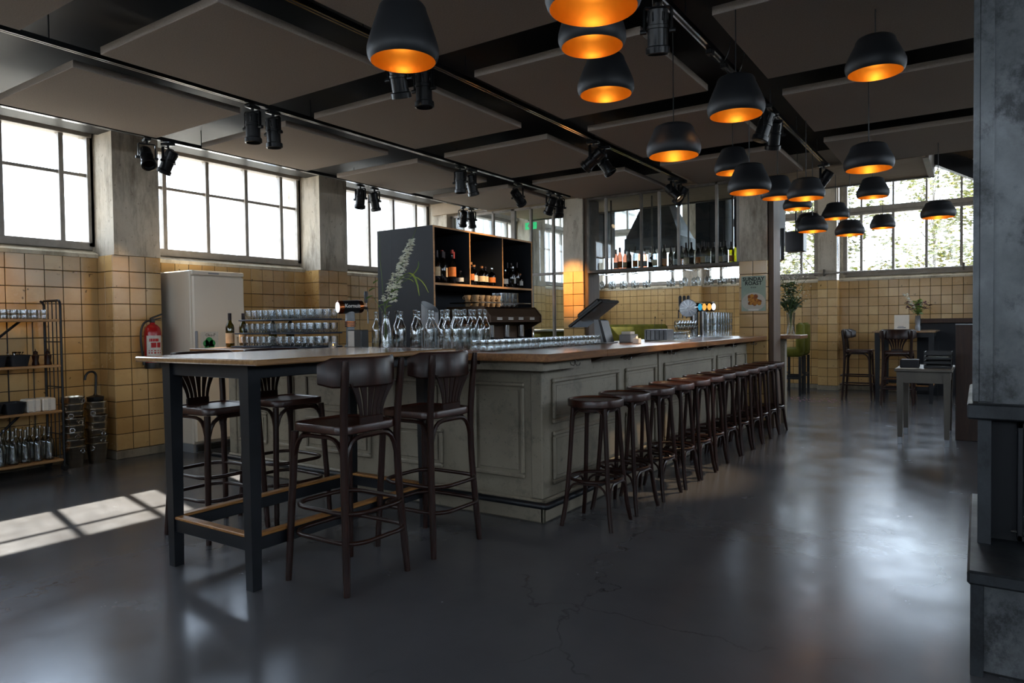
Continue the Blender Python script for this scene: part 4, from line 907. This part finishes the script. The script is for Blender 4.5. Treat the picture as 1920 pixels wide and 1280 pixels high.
for x in (-.17, -.12, -.07):
    MB().tube([(x,.0,.30),(x,.0,.35)], .014, 8).tube([(x+.03,0,.32),(x-.02,0,.32),(x-.022,0,.22)], .008, 8).build('tap', T['chrome'], tt, 40); MB().lathe([(.010,.35),(.018,.37),(.020,.47),(.014,.49),(.0001,.492)], 10, (x,0,0)).build('tap_handle', T['black'], tt, 40)
MB().tube(bez((-.06,.1,.014),(-.1,.1,.15),(-.02,.1,.1),(-.05,.1,.20),8), .012, 8).build('soda_gun', T['black'], tt, 40)

# ================================================================== HANGING BOTTLES AND STEMWARE
wy = 8.80
for i in range(24):
    x = -4.16+i*.072; kind = i
    g = 'rose' if i in (0,1,2,5,6) else 'olglass' if i in (18,22,23) else 'blueglass' if i in (4,8) else 'dkglass'
    bottle('wine_bottle', (x, wy+random.uniform(-.04,.04), 2.0), f'{dict(rose="rosé",olglass="olive-green",blueglass="clear",dkglass="dark")[g]} wine bottle, {ORDL[i] if i < 20 else ["twenty-first","twenty-second","twenty-third","last"][i-20]} from the left on the shelf behind glass', .29+random.uniform(-.02,.02), .034, T[g], T['cap'], T[['wlabel','olabel','cream'][i%3]] if i % 4 != 3 else None, 'wine', 'bottles on the hanging shelf', (.12,.38))
for i in range(22):
    x = -4.30+i*.084
    if i in (9, 10): continue
    o = obj('wine_glass', wineg, None, (x, 8.66+(i%2)*.10, 1.938), (PI,0,0)); tag(o, 'clear wine glass hanging upside down under the bottle shelf', 'glass', 'hanging wine glasses')

# poster on pillar
po = thing('food_poster', 'sage green SUNDAY ROAST food poster on the tiled pillar', 'poster', (-2.245, 8.575, 1.61))
MB().box(-.142,.142,-.003,0,-.21,.21).build('sheet', T['postb'], po)
for txt, z, s in (('SUNDAY', .172, .064), ('ROAST', .122, .064), ('€19,50', .072, .022)): obj('lettering', text_mesh(txt, s, T['ink'], .0006, bold=s*.022), po, (0,-.0045,z), (PI/2,0,0))
MB().lathe([(.0001,0),(.139,0),(.134,.001),(.0001,.0012)], 28, caps=False, sy=.80).build('plate_print', T['plate'], po, None, (0,-.003,-.10), (PI/2,0,0))
rs, pt = MB(), MB()
for k in range(34):
    a = random.uniform(0,2*PI); r = random.uniform(.01,.098); (rs if k % 3 else pt).lathe([(.0001,0),(random.uniform(.016,.03),0),(.0001,.0012)], 7, (r*math.cos(a), r*math.sin(a)*.6+.01, .0012), caps=False)
rs.build('roast_print', T['roast'], po, None, (0,-.003,-.095), (PI/2,0,0)); pt.build('potato_print', T['potato'], po, None, (0,-.0035,-.095), (PI/2,0,0))
MB().box(-.06,.06,-.0045,-.003,-.205,-.185).build('caption_strip', T['paper'], po)

# ================================================================== FRIDGE, EXTINGUISHER
fr = thing('fridge', 'tall white single-door fridge against the tiled wall behind the bar', 'fridge', (-6.64, 4.05, 0))
MB().cbox(-.60,0,0,.60,.09,1.87,.01).build('cabinet', T['white'], fr); MB().box(-.58,-.03,.02,.58,.0,.09).build('plinth', T['greyplast'], fr)
dr = MB().cbox(.004,.05,.005,.595,.115,1.815,.012).build('door', T['white'], fr)
MB().cbox(.05,.078,.012,.035,.97,1.25,.006).build('handle', T['greyplast'], dr)
MB().cbox(0,.045,.0,.60,1.822,1.868,.008).build('control_strip', T['white'], fr); MB().box(.045,.047,.18,.30,1.835,1.848).build('control_label', T['greyplast'], fr)
for k in range(5): MB().box(-.03,.0,.05,.55,.012+k*.014,.019+k*.014).build('grille_slat', T['black'], fr)
MB().box(.0501,.0508,.075,.275,1.00,1.24).build('sticker', T['wlabel'], fr)
st = MB()
for dy, dz, r in ((.17,1.14,.045),(.135,1.12,.035),(.205,1.12,.035),(.15,1.085,.034),(.195,1.085,.034)): st.add([(.0512,dy+r*math.cos(2*PI*k/14),dz+r*math.sin(2*PI*k/14)) for k in range(14)],[tuple(range(14))])
st.build('sticker_tree', T['sticker'], fr); obj('lettering', text_mesh('Oko-P', .042, T['ink'], .0002), fr, (.0512,.185,1.205), (PI/2,0,PI/2))
fe = thing('fire_extinguisher', 'red fire extinguisher hung on the tiled pillar beside the fridge', 'fire extinguisher', (-6.90, 3.80, .88))
MB().lathe([(.0001,.0),(.078,.0),(.080,.01),(.080,.06)], 24, caps=False).build('base_ring', T['black'], fe, 40)
MB().lathe([(.078,.04),(.079,.36),(.070,.405),(.045,.435),(.025,.445),(.022,.46),(.0001,.46)], 24, caps=False).build('cylinder', T['red'], fe, 40)
lb = MB()
vs, fs = [], []
for k in range(9):
    a = -1.25+2.0*k/8; vs += [(.0797*math.cos(a),.0797*math.sin(a),.13),(.0797*math.cos(a),.0797*math.sin(a),.33)]
fs = [(2*k,2*k+2,2*k+3,2*k+1) for k in range(8)]; lb.add(vs, fs).build('label', T['wlabel'], fe, 60)
lr = MB()
for z0, z1, a0, a1 in ((.27,.30,-.9,.2),(.21,.26,-.7,-.1),(.21,.26,.0,.5),(.15,.165,-1.0,.5),(.175,.185,-1.0,.5)):
    vs = []
    for k in range(5): a = a0+(a1-a0)*k/4; vs += [(.0803*math.cos(a),.0803*math.sin(a),z0),(.0803*math.cos(a),.0803*math.sin(a),z1)]
    lr.add(vs, [(2*k,2*k+2,2*k+3,2*k+1) for k in range(4)])
lr.build('label_print', T['rink'], fe)
MB().cbox(-.018,.018,-.022,.022,.46,.50,.004).tube([(0,-.02,.50),(.0,.10,.545)], .009, 6).tube([(0,-.01,.485),(.0,.09,.505)], .007, 6).build('valve_lever', T['black'], fe, 40)
MB().tube(bez((0,-.02,.48),(0,-.14,.48),(0,-.13,.30),(.0,-.10,.10),12), .011, 8).tube([(.0,-.10,.10),(.0,-.09,.04)], [.011,.016], 8).build('hose', T['black'], fe, 40)
MB().box(-.10,-.078,-.03,.03,.30,.42).build('wall_bracket', T['chrome'], fe)

# ================================================================== RACK ON CASTORS
RX0, RX1, RY1 = -7.20, -6.88, 2.95
rk = thing('shelving_rack', 'black steel rack on castors with four wooden shelves at the left wall', 'rack', (0,0,0))
for x in (RX0, RX1):
    MB().tube([(x,RY1,.06),(x,RY1,1.50),(x,RY1-.01,1.53),(x,RY1-.03,1.545)] if x == RX0 else [(x,RY1,.06),(x,RY1,1.49)], .011, 8).build('post', T['blackm'], rk, 40)
    MB().tube([(x,1.95,.06),(x,1.95,1.50)], .011, 8).build('post', T['blackm'], rk, 40)
for y in (RY1, 1.95): MB().tube(bez((RX1,y,1.47),(RX1,y,1.56),(RX1-.03,y,1.545),(RX1-.07,y,1.545),6)+[Vector((RX0,y,1.545))], .011, 8).build('hoop', T['blackm'], rk, 40)
for x in (RX0+.08, RX0+.16, RX0+.24): MB().tube([(x,RY1,.10),(x,RY1,1.545)], .005, 6).build('end_bar', T['blackm'], rk)
for z in (.33, .76, 1.17): MB().tube([(RX0,RY1,z),(RX1,RY1,z)], .005, 6).build('end_rail', T['blackm'], rk)
for k in range(5): MB().tube([(RX0,RY1-.1-k*.2,.1),(RX0,RY1-.1-k*.2,1.37)], .004, 6).build('back_bar', T['blackm'], rk)
MB().tube([(RX0,2.3,.97),(RX0,2.75,1.36)], .012, 8).tube([(RX0,2.3,.10),(RX0,2.75,.53)], .012, 8).build('brace', T['blackm'], rk)
SZ = (.115, .555, .965, 1.375)
for z in SZ: MB().cbox(RX0+.01,RX1+.015,1.93,RY1-.012,z-.022,z,.004).build('shelf', T['shelfwood'], rk)
for x in (RX0, RX1):
    for y in (1.95, RY1): MB().tube([(x-.012,y,.03),(x+.012,y,.03)], .03, 12).cbox(x-.016,x+.016,y-.01,y+.01,.04,.07,.003).build('castor', T['black'], rk, 40)
cr = MB().lathe(shell([(.030,0),(.033,.004),(.030,.04),(.033,.085)], .003, .008), 12, caps=False).mesh('tumbler', T['glass'], 50)
for i in range(5):
    for j in range(4): G(cr, 'tumbler', (RX0+.06+j*.075, 2.52+i*.078, SZ[3]), 'cut glass tumbler on the top shelf of the black rack', 'glass', 'tumblers on the top rack shelf')
for i in range(5):
    c = thing('purple_carton', f'small dark purple carton on the top shelf of the rack, {["rightmost","second from the right","third from the right","fourth from the right","fifth from the right"][i]}', 'carton', (-6.97, 2.42-i*.10, SZ[3])); MB().cbox(-.045,.045,-.042,.042,0,.075,.004).build('carton_box', T['purple'], c); MB().box(-.03,.03,-.03,.03,.0755,.085).build('carton_insert', T['black'], c)
def bowl_bin(x, y, z, lb, cutlery):
    b = thing('cutlery_bin', lb, 'bin', (x,y,z), group='black bins on the rack')
    m = MB(); a = rrect(.085,.062,.02,3); b2 = rrect(.105,.078,.025,3); n = len(a)
    m.v = [(p,q,0) for p,q in a]+[(p,q,.095) for p,q in b2]+[(p*.95,q*.95,.095) for p,q in b2]+[(p*.95,q*.95,.008) for p,q in a]
    m.f = [tuple(range(n))[::-1]]+[(r*n+k,r*n+(k+1)%n,(r+1)*n+(k+1)%n,(r+1)*n+k) for r in range(3) for k in range(n)]+[tuple(3*n+k for k in range(n))]
    m.build('tub', T['slate'], b, 40); MB().tube([(p,q,.095) for p,q in b2], .005, 6, closed=True).build('rim', T['slate'], b, 40)
    if cutlery:
        m = MB()
        for k in range(14): u, v = random.uniform(-.07,.07), random.uniform(-.05,.05); m.tube([(u*.5,v*.5,.02),(u,v,.11),(u*1.1+.01,v*1.1,.125)], [.002,.002,.007], 5)
        m.build('cutlery', T['chrome'], b, 40)
for i, y in enumerate((2.63,2.455,2.28,2.105)): bowl_bin(-6.98, y, SZ[2], f'black cutlery bin on the second shelf of the rack, {["rightmost","second from the right","third from the right","leftmost"][i]}', True)
for i, y in enumerate((2.585,2.41,2.235,2.06)): bowl_bin(-6.98, y, SZ[1], f'empty black bin on the third shelf of the rack, {["rightmost","second from the right","third from the right","leftmost"][i]}', False)
for i, y in enumerate((2.73, 2.85)): b = thing('napkin_pack', f'pack of white paper napkins on the third rack shelf, {["left","right"][i]} one', 'napkins', (-6.98,y,SZ[1])); MB().cbox(-.08,.08,-.055,.055,0,.115,.01).build('napkin_stack', T['paper'], b); MB().cbox(-.082,.082,-.012,.012,-.0,.117,.004).build('wrapper_band', T['wlabel'], b)
for i, y in enumerate((2.78, 2.88)): b = thing('pepper_mill', f'small dark mill on the second rack shelf, {["left","right"][i]} one', 'mill', (-6.98,y,SZ[2])); MB().lathe([(.0001,0),(.028,0),(.03,.01),(.022,.04),(.028,.075),(.03,.085),(.018,.10),(.02,.12),(.0001,.135)], 14, caps=False).build('mill_body', T['bent'], b, 40); MB().lathe([(.0001,.133),(.007,.14),(.0001,.148)], 8, caps=False).build('mill_knob', T['chrome'], b, 40)
for i in range(10):
    for j in range(3): G(carafe, 'carafe', (-6.95-j*.095, 2.86-i*.095, SZ[0]), 'clear empty water bottle on the bottom shelf of the black rack', 'bottle', 'water bottles on the bottom rack shelf')

# ================================================================== WINE BUCKETS, UMBRELLA
def make_bucket(label):
    t = thing('wine_bucket', label, 'bucket', group='nested steel wine buckets')
    MB().lathe([(.0001,0),(.068,0),(.070,.004),(.095,.185),(.099,.190),(.099,.196),(.092,.196),(.067,.008),(.0001,.006)], 24, caps=False).build('bucket_wall', T['bucket'], t, 40)
    for a in (0, PI): MB().tube([((.104)*math.cos(a)+.0*k, 0.020*math.sin(2*PI*k/12), .155+.020*math.cos(2*PI*k/12)) for k in range(12)], .0035, 6, closed=True).build('ring_handle', T['chrome'], t, 40)
    return t
def bucket_stack(x, y, n, nm, rz):
    global bkt
    for k in range(n):
        lb = f'steel wine bucket, {("lowest","second","third","fourth","fifth","sixth","seventh","topmost")[k if k < n-1 else 7]} from the floor in the {nm} nested stack by the pillar'
        p = (x+.006*math.sin(k*2.1), y+.004*math.cos(k*1.7), k*.066); r = rz+random.uniform(-1,1)
        if bkt is None: bkt = make_bucket(lb); bkt.location = p; bkt.rotation_euler = (0,0,r)
        else: copy_tree(bkt, lb, p, r)
bkt = None
bucket_stack(-7.0, 3.08, 8, 'left', -.4); bucket_stack(-7.03, 3.30, 7, 'right', -.4)
um = thing('umbrella', 'folded black umbrella standing hook-up in the right bucket stack', 'umbrella', (-7.03, 3.30, .40))
MB().lathe([(.004,.02),(.03,.06),(.07,.20),(.075,.235),(.02,.25),(.006,.27)], 10, caps=False).build('canopy', T['black'], um, 20)
MB().tube([(0,0,.22),(0,.01,.42)]+bez((0,.01,.42),(0,.02,.50),(0,-.09,.50),(0,-.09,.40),10), .011, 8).build('hook_handle', T['black'], um, 40)

# ================================================================== STEEL FIREPLACE AT RIGHT
fp = thing('steel_fireplace', 'tall raw steel fireplace with chimney casing and glass door at the right edge', 'fireplace', (0,0,0))
MB().box(.0, 1.6, 3.32, 4.2, .945, 3.169).build('chimney_casing', T['steel'], fp)
MB().cbox(-.018,.004,3.30,3.322,.95,3.168,.002).cbox(.004,.05,3.30,3.32,.95,3.168,.002).cbox(-.018,0,3.322,3.40,.95,3.168,.002).build('corner_angle', T['steel'], fp)
MB().cbox(-.035,1.6,3.26,4.25,.885,.945,.006).build('mantel_ledge', T['steeld'], fp)
MB().box(.0,.045,3.32,4.2,.385,.885).build('side_post', T['steeld'], fp)
MB().box(.045,1.6,3.42,4.2,.385,.885).build('hearth_back', T['slate'], fp)
MB().cbox(-.03,1.6,2.93,4.25,.335,.385,.008).build('hearth_ledge', T['steeld'], fp)
MB().box(-.012,1.6,2.97,4.2,.02,.335).build('base_box', T['steel'], fp); MB().cbox(-.02,.02,2.955,2.985,.0,.335,.002).build('base_angle', T['steeld'], fp)
MB().box(.01,1.6,3.0,4.15,0,.02).build('toe_recess', T['black'], fp)
for z in (.275, .23): MB().cbox(.17,.55,2.964,2.972,z,z+.012,.003).build('vent_slot', T['black'], fp)
fd = MB().cbox(.13,.15,3.36,3.42,.40,.87,.003).cbox(.13,.95,3.36,3.42,.845,.87,.003).cbox(.13,.95,3.36,3.42,.40,.425,.003).cbox(.93,.95,3.36,3.42,.40,.87,.003).build('glass_door', T['blackm'], fp)
MB().box(.15,.93,3.375,3.381,.425,.845).build('door_glass', T['pane'], fd)
for x in (.16,.172,.186): MB().tube([(x,3.352,.42),(x,3.352,.85)], .0035, 6).build('door_glint', T['chrome'], fd)  # thin chrome rods stand in for upright highlights on the door glass
MB().tube([(.11,3.35,.44),(.13,3.35,.44)], .008, 8).build('hinge_pin', T['chrome'], fp, 40)

# ================================================================== SIDE TABLE WITH PAPER TRAYS, PANELS
stb = thing('side_table', 'small grey painted wooden side table with tapered legs', 'table', (-.46, 8.52, 0))
MB().cbox(-.255,.255,-.42,.42,.745,.775,.006).build('table_top', T['grw'], stb)
MB().box(-.225,.225,-.385,-.36,.63,.745).box(-.225,.225,.36,.385,.63,.745).box(-.225,-.20,-.36,.36,.63,.745).box(.20,.225,-.36,.36,.63,.745).build('apron', T['grw'], stb)
for sx in (-1,1):
    for sy in (-1,1):
        x, y = sx*.205, sy*.36; a, b = .022, .032
        lg = MB().add([(x-a,y-a,.07),(x+a,y-a,.07),(x+a,y+a,.07),(x-a,y+a,.07),(x-b,y-b,.74),(x+b,y-b,.74),(x+b,y+b,.74),(x-b,y+b,.74)],[(0,3,2,1),(4,5,6,7),(0,1,5,4),(1,2,6,5),(2,3,7,6),(3,0,4,7)]).build('leg', T['grw'], stb); MB().cbox(x-.02,x+.02,y-.02,y+.02,0,.07,.002).build('ferrule', T['silver'], lg)
lt = thing('letter_tray', 'black stacked letter trays holding papers on the grey side table', 'letter tray', (-.34, 8.42, .775))
for k in range(4):
    MB().cbox(-.12,.12,-.16,.16,k*.045,k*.045+.006,.002).box(-.12,-.115,-.16,.16,k*.045+.006,k*.045+.03).box(.115,.12,-.16,.16,k*.045+.006,k*.045+.03).box(-.115,.115,.155,.16,k*.045+.006,k*.045+.03).build('tray', T['black'], lt)
    if k in (0, 2): MB().box(-.10,.10,-.13,.14,k*.045+.0065,k*.045+.009+.010*(k==2)).build('papers', T['paper'], lt)
    MB().box(-.115,.115,-.16,-.155,k*.045+.006,k*.045+.024).build('front_lip', T['black'], lt)
for x in (-.118,.118):
    for y in (-.15,.15): MB().box(x-.004,x+.004,y-.006,y+.006,0,.17).build('support', T['black'], lt)
bxk = thing('grey_box', 'low dark grey box at the left of the grey side table', 'box', (-.59, 8.35, .775)); MB().cbox(-.085,.085,-.09,.09,0,.085,.008).build('box_body', T['slate'], bxk); MB().cbox(-.088,-.0855,-.08,.08,.01,.075,.001).build('front_plate', T['silver'], bxk)
sh2 = thing('paper_sheets', 'loose white sheets under the box on the grey side table', 'paper', (-.58, 8.26, .775)); MB().box(-.12,.06,-.15,-.095,0,.004).box(.005,.10,-.15,-.095,.004,.006).build('sheet', T['paper'], sh2)
br = thing('bench_back_panel', 'dark brown wooden panel standing between the side table and the chimney', 'panel', (0,0,0))
MB().cbox(-.195,1.4,8.66,8.70,.0,1.21,.004).build('board', T['brown'], br); MB().cbox(-.198,1.4,8.655,8.705,1.21,1.225,.002).build('metal_edge', T['silver'], br)
ws = thing('wainscot_counter', 'slate grey wainscot with brown top rail along the far wall', 'wainscot', (0,0,0))
MB().cbox(-.86,1.5,13.62,13.70,.0,1.21,.003).build('panel_board', T['slate'], ws); MB().cbox(-.88,1.5,13.58,13.74,1.21,1.285,.004).build('top_rail', T['brown'], ws)

# far table
ft = thing('high_table', 'far high table with black legs and wooden top by the tiled back wall', 'table', (-.945, 12.85, 0))
high_table(ft, .42, .75, .36, .66, 1.10)
mc = thing('menu_card', 'white menu card standing on the far high table', 'menu', (-1.02, 12.75, 1.10)); MB().box(-.105,.105,-.004,.004,0,.25).build('card', T['paper'], mc, None, None, (-.12,0,0)); MB().box(-.06,.06,-.0065,-.0042,.035,.05).box(-.05,.03,-.0065,-.0042,.06,.068).build('card_print', T['silver'], mc, None, None, (-.12,0,0)); MB().cbox(-.11,.11,-.02,.03,0,.01,.002).build('card_foot', T['brown'], mc)
v2 = thing('flower_vase', 'small steel vase of dark red blooms on the far high table', 'vase', (-.80, 12.85, 1.10))
MB().lathe([(.0001,0),(.04,0),(.045,.05),(.035,.09),(.045,.14),(.035,.22),(.04,.235),(.0001,.236)], 16, caps=False).build('vase_body', T['silver'], v2, 40)
m = MB()
for k in range(16): a = k*2.4; r = .05+.16*((k*7)%10)/10; h = .32+.18*((k*3)%7)/7; m.tube(bez((0,0,.2),(0,0,.3),(r*.4*math.cos(a),r*.4*math.sin(a),h-.06),(r*math.cos(a),r*math.sin(a),h),5), .003, 5)
m.build('stems', T['stem'], v2); petals(90, lambda u: (.14*math.cos(u*29), .14*math.sin(u*29), .33+.12*((u*7)%1)), lambda u: .05, .026, T['flower_dk'], 'blooms', v2); petals(60, lambda u: (-.05-.13*u, 0, .35+.24*u), lambda u: .035, .022, T['petal'], 'pale_spray', v2); petals(90, lambda u: (.02*math.cos(u*40), .03*math.sin(u*40), .26+.22*u), lambda u: .05, .035, T['leaf'], 'leaves', v2)

# green upholstered high chairs + banquette
def green_chair(x, y, rz, lb):
    t = thing('upholstered_bar_chair', lb, 'chair', (x,y,0), rz, 'green velvet bar chairs')
    MB().cbox(-.19,.19,-.19,.20,.66,.80,.04).build('seat', T['green'], t, 60)
    MB().cbox(.10,.20,-.20,.20,.70,1.24,.05).build('backrest', T['green'], t, 60)
    for sx in (-1,1):
        for sy in (-1,1): MB().cbox(sx*.165-.02,sx*.165+.02,sy*.165-.02,sy*.165+.02,0,.665,.003).build('leg', T['blackm'], t)
    for s in (-1,1): MB().box(-.145,.145,s*.165-.012,s*.165+.012,.28,.31).box(s*.165-.012,s*.165+.012,-.145,.145,.33,.36).build('stretcher', T['blackm'], t)
green_chair(-2.68, 12.65, .05, 'green velvet bar chair nearer the bar end, half behind the counter'); green_chair(-2.70, 13.18, .0, 'green velvet bar chair closest to the tiled back wall')
bq = thing('banquette', 'long green upholstered banquette along the far tiled wall', 'banquette', (0,0,0))
MB().cbox(-6.95,-5.3,13.53,13.70,.45,1.24,.05).build('backrest', T['green'], bq, 60); MB().cbox(-6.95,-5.3,13.1,13.54,.30,.50,.05).build('seat', T['green'], bq, 60); MB().box(-6.9,-5.35,13.15,13.68,0,.30).build('base', T['brown'], bq)
b2 = thing('banquette', 'low green banquette under the glass partition on the left', 'banquette', (0,0,0))
MB().cbox(-6.9,-4.9,9.3,9.45,.4,1.16,.04).build('backrest', T['green'], b2, 60); MB().cbox(-6.9,-4.9,9.45,9.9,.3,.48,.04).build('seat', T['green'], b2, 60); MB().cbox(-6.9,-4.9,9.24,9.47,1.16,1.19,.004).build('ledge', T['paper'], b2); MB().box(-6.85,-4.95,9.35,9.85,0,.30).build('base', T['brown'], b2)
# vase of white sprays past the pillar
v3 = thing('flower_vase', 'clear vase of leafy white sprays on the counter end past the pillar', 'vase', (-1.97, 9.28, 1.10))
MB().lathe(shell([(.045,0),(.05,.006),(.045,.15),(.055,.28)], .002, .012), 18, caps=False).build('vase_glass', T['carafe'], v3, 50)
m = MB(); lm = MB()
for k in range(26):
    a = k*2.4; r = .05+.20*((k*7)%10)/10; h = .45+.38*((k*5)%9)/9
    m.tube(bez((0,0,.03),(0,0,.3),(r*.3*math.cos(a),r*.3*math.sin(a),h-.12),(r*math.cos(a),r*math.sin(a),h),6), .0025, 5)
    leafblade((r*.2*math.cos(a),r*.2*math.sin(a),.28),(r*1.1*math.cos(a+.3),r*1.1*math.sin(a+.3),.38+.02*(k%6)),(0,0,.07),.012,lm)
m.build('stems', T['stem'], v3); lm.build('leaves', T['dleaf'], v3)
petals(260, lambda u: ((.04+.20*((u*37)%1))*math.cos(u*61), (.04+.20*((u*37)%1))*math.sin(u*61), .42+.38*((u*23)%1)), lambda u: .03, .014, T['petal'], 'white_spray', v3); petals(200, lambda u: (.10*((u*37)%1)*math.cos(u*61), .10*((u*37)%1)*math.sin(u*61), .30+.35*((u*13)%1)), lambda u: .05, .03, T['dleaf'], 'foliage', v3)

# pipe rail under the far windows
pr = thing('pipe_rail', 'thin steel pipe running along the far wall below the windows', 'pipe', (0,0,0))
MB().tube([(-3.6,13.68,2.13),(1.5,13.68,2.13)], .018, 8).build('pipe', T['frame'], pr, 40)
for x in (-2.33,-.2): MB().cbox(x-.015,x+.015,13.66,13.74,2.08,2.20,.002).build('bracket', T['dkframe'], pr)
MB().tube([(-2.10,13.72,2.0),(-2.10,13.72,3.9)], .02, 8).build('riser', T['chrome'], pr, 40)
# loudspeaker, monitor
ls = thing('loudspeaker', 'black loudspeaker hanging by the far windows behind the poster pillar', 'loudspeaker', (-2.26, 11.0, 2.30)); MB().cbox(-.13,.13,-.12,.12,0,.30,.008).build('cabinet', T['black'], ls); MB().box(-.11,.11,-.124,-.12,.02,.28).build('grille', T['slate'], ls); MB().tube([(0,0,.30),(0,0,2.05)], .012, 8).build('hanger', T['blackm'], ls)
tv = thing('monitor', 'black framed monitor seen edge-on beside the loudspeaker', 'monitor', (-2.50, 11.0, 2.17)); MB().cbox(-.02,.03,-.35,.35,0,.46,.006).build('screen_case', T['black'], tv, None, None, (0,0,.35)); MB().box(.0302,.0308,-.32,.32,.03,.43).build('screen', T['whl'], tv, None, None, (0,0,.35)); MB().tube([(0,0,.46),(0,0,2.18)], .012, 8).build('hanger', T['blackm'], tv)
# made-up hood and hanging units for the dark shapes in the upper glass
hd = thing('extractor_hood', 'added dark steel hood behind the glass bottle shelf', 'hood', (-4.35, 10.9, 2.35))
MB().add([(-.45,-.35,.3),(.45,-.35,.3),(.45,.35,.3),(-.45,.35,.3),(-.25,-.15,.85),(.2,-.15,.85),(.2,.2,.85),(-.25,.2,.85)],[(0,3,2,1),(4,5,6,7),(0,1,5,4),(1,2,6,5),(2,3,7,6),(3,0,4,7)]).build('hood_cone', T['steeld'], hd); MB().cbox(-.47,.47,-.37,.37,.10,.30,.01).build('hood_skirt', T['steeld'], hd); MB().box(-.15,.12,-.1,.15,.85,2.0).build('duct', T['steeld'], hd)
for i, (x0, x1) in enumerate(((-3.72,-3.25),(-3.12,-2.45),(-5.65,-5.30))):
    c = thing('stand_in_unit', f'added dark hanging unit behind the glass shelf, {["middle","right","left"][i]} one', 'cabinet', (0,0,0)); MB().cbox(x0,x1,10.8,11.2,2.42,3.3,.006).build('carcass', T['slate'], c); MB().cbox(x0+.02,(x0+x1)/2-.005,10.78,10.8,2.44,3.28,.003).cbox((x0+x1)/2+.005,x1-.02,10.78,10.8,2.44,3.28,.003).build('doors', T['slate'], c); MB().box(x0+.1,x1-.1,10.95,11.05,3.3,4.35).build('hanger', T['blackm'], c)
es = thing('exit_sign', 'small green exit sign behind the glass partition', 'sign', (-6.10, 9.70, 2.83)); MB().cbox(-.11,.11,-.01,.01,0,.11,.003).build('sign_plate', T['exit'], es); MB().box(-.05,.05,-.0115,-.0105,.03,.08).build('pictogram', T['wlabel'], es); MB().tube([(0,0,.11),(0,0,.17)], .004, 6).build('hanger', T['blackm'], es)
cf = MB()
for k in range(60):
    x, y = -2.1+random.gauss(0,.28), 11.95+random.gauss(0,.18); a = random.uniform(0,3); s = random.uniform(.010,.022); cf.add([(x+s*math.cos(a+q*PI/2), y+s*math.sin(a+q*PI/2), .0015) for q in range(4)], [(0,1,2,3)])
o = tag(cf.build('confetti', T['confetti']), 'pink confetti scattered on the floor before the far tiled pillar', 'confetti'); o['kind'] = 'stuff'

# ================================================================== OUTSIDE
def tree(x, y, H, sp, n, lb, mat):
    t = thing('tree', lb, 'tree', (x,y,-.6), group='trees outside the far windows'); m = MB(); lf = MB()
    m.tube([(0,0,0),(.1,.05,H*.4),(.05,.1,H*.8)], [.06,.045,.02], 7)
    for k in range(22):
        a = k*2.39; h = H*(.22+.72*k/22); r = sp*(.5+.5*random.random())*(1.1-.5*k/22); e = Vector((r*math.cos(a), r*math.sin(a), h+.5))
        pts = bez((.06,.05,h*.85), (.2*math.cos(a),.2*math.sin(a),h), e*.6+Vector((0,0,h*.42)), e, 6); m.tube(pts, [.018,.016,.013,.011,.009,.006,.004], 5)
        for q in range(n//22):
            p = pts[random.choice((4,5,6,6))]+Vector((random.gauss(0,.20),random.gauss(0,.20),random.gauss(0,.17))); M = Matrix.Rotation(random.uniform(0,6.3),3,'Z') @ Matrix.Rotation(random.uniform(-1.3,1.3),3,'X'); s = random.uniform(.05,.095)
            lf.add([p+M@Vector(v)*s for v in ((-1,0,0),(0,-.5,.12),(1,0,0),(0,.5,.12))], [(0,1,2,3)])
    m.build('trunk', T['bark'], t, 50); lf.build('foliage', mat, t)
for a in ((-3.2,18.2,5.4,2.0,4200,'yellow-green tree outside the left far window',T['tleaf']),(-1.2,24.6,7.6,1.7,3600,'loose-leaved tree outside, left part of the right window',T['tleaf']),(.3,20.2,6.4,1.9,4200,'bushy tree outside, centre of the right window',T['tleaf']),(2.4,25.0,8.0,2.0,4600,'dense tree outside at the right edge of the right window',T['tleaf']),(-5.2,25.0,6.0,2.2,3600,'tree outside behind the loudspeaker',T['tleaf'])): tree(*a)
nb = thing('neighbour_building', 'pale corrugated building across the yard seen through the left windows', 'building', (0,0,0))
MB().box(-18,-13.2,12.5,30,-.6,6.2).build('wall', T['clad'], nb)
for k in range(30): MB().box(-13.2,-13.15,12.6+k*.5,12.68+k*.5,-.6,6.2).build('cladding_rib', T['clad'], nb)
for k in range(3): MB().cbox(-13.22,-13.12,13.6+k*3.2,15.2+k*3.2,2.2,3.8,.01).build('window', T['slate'], nb)
MB().cbox(-18.2,-13.0,12.3,30.2,6.2,6.4,.02).build('roof', T['greyplast'], nb)
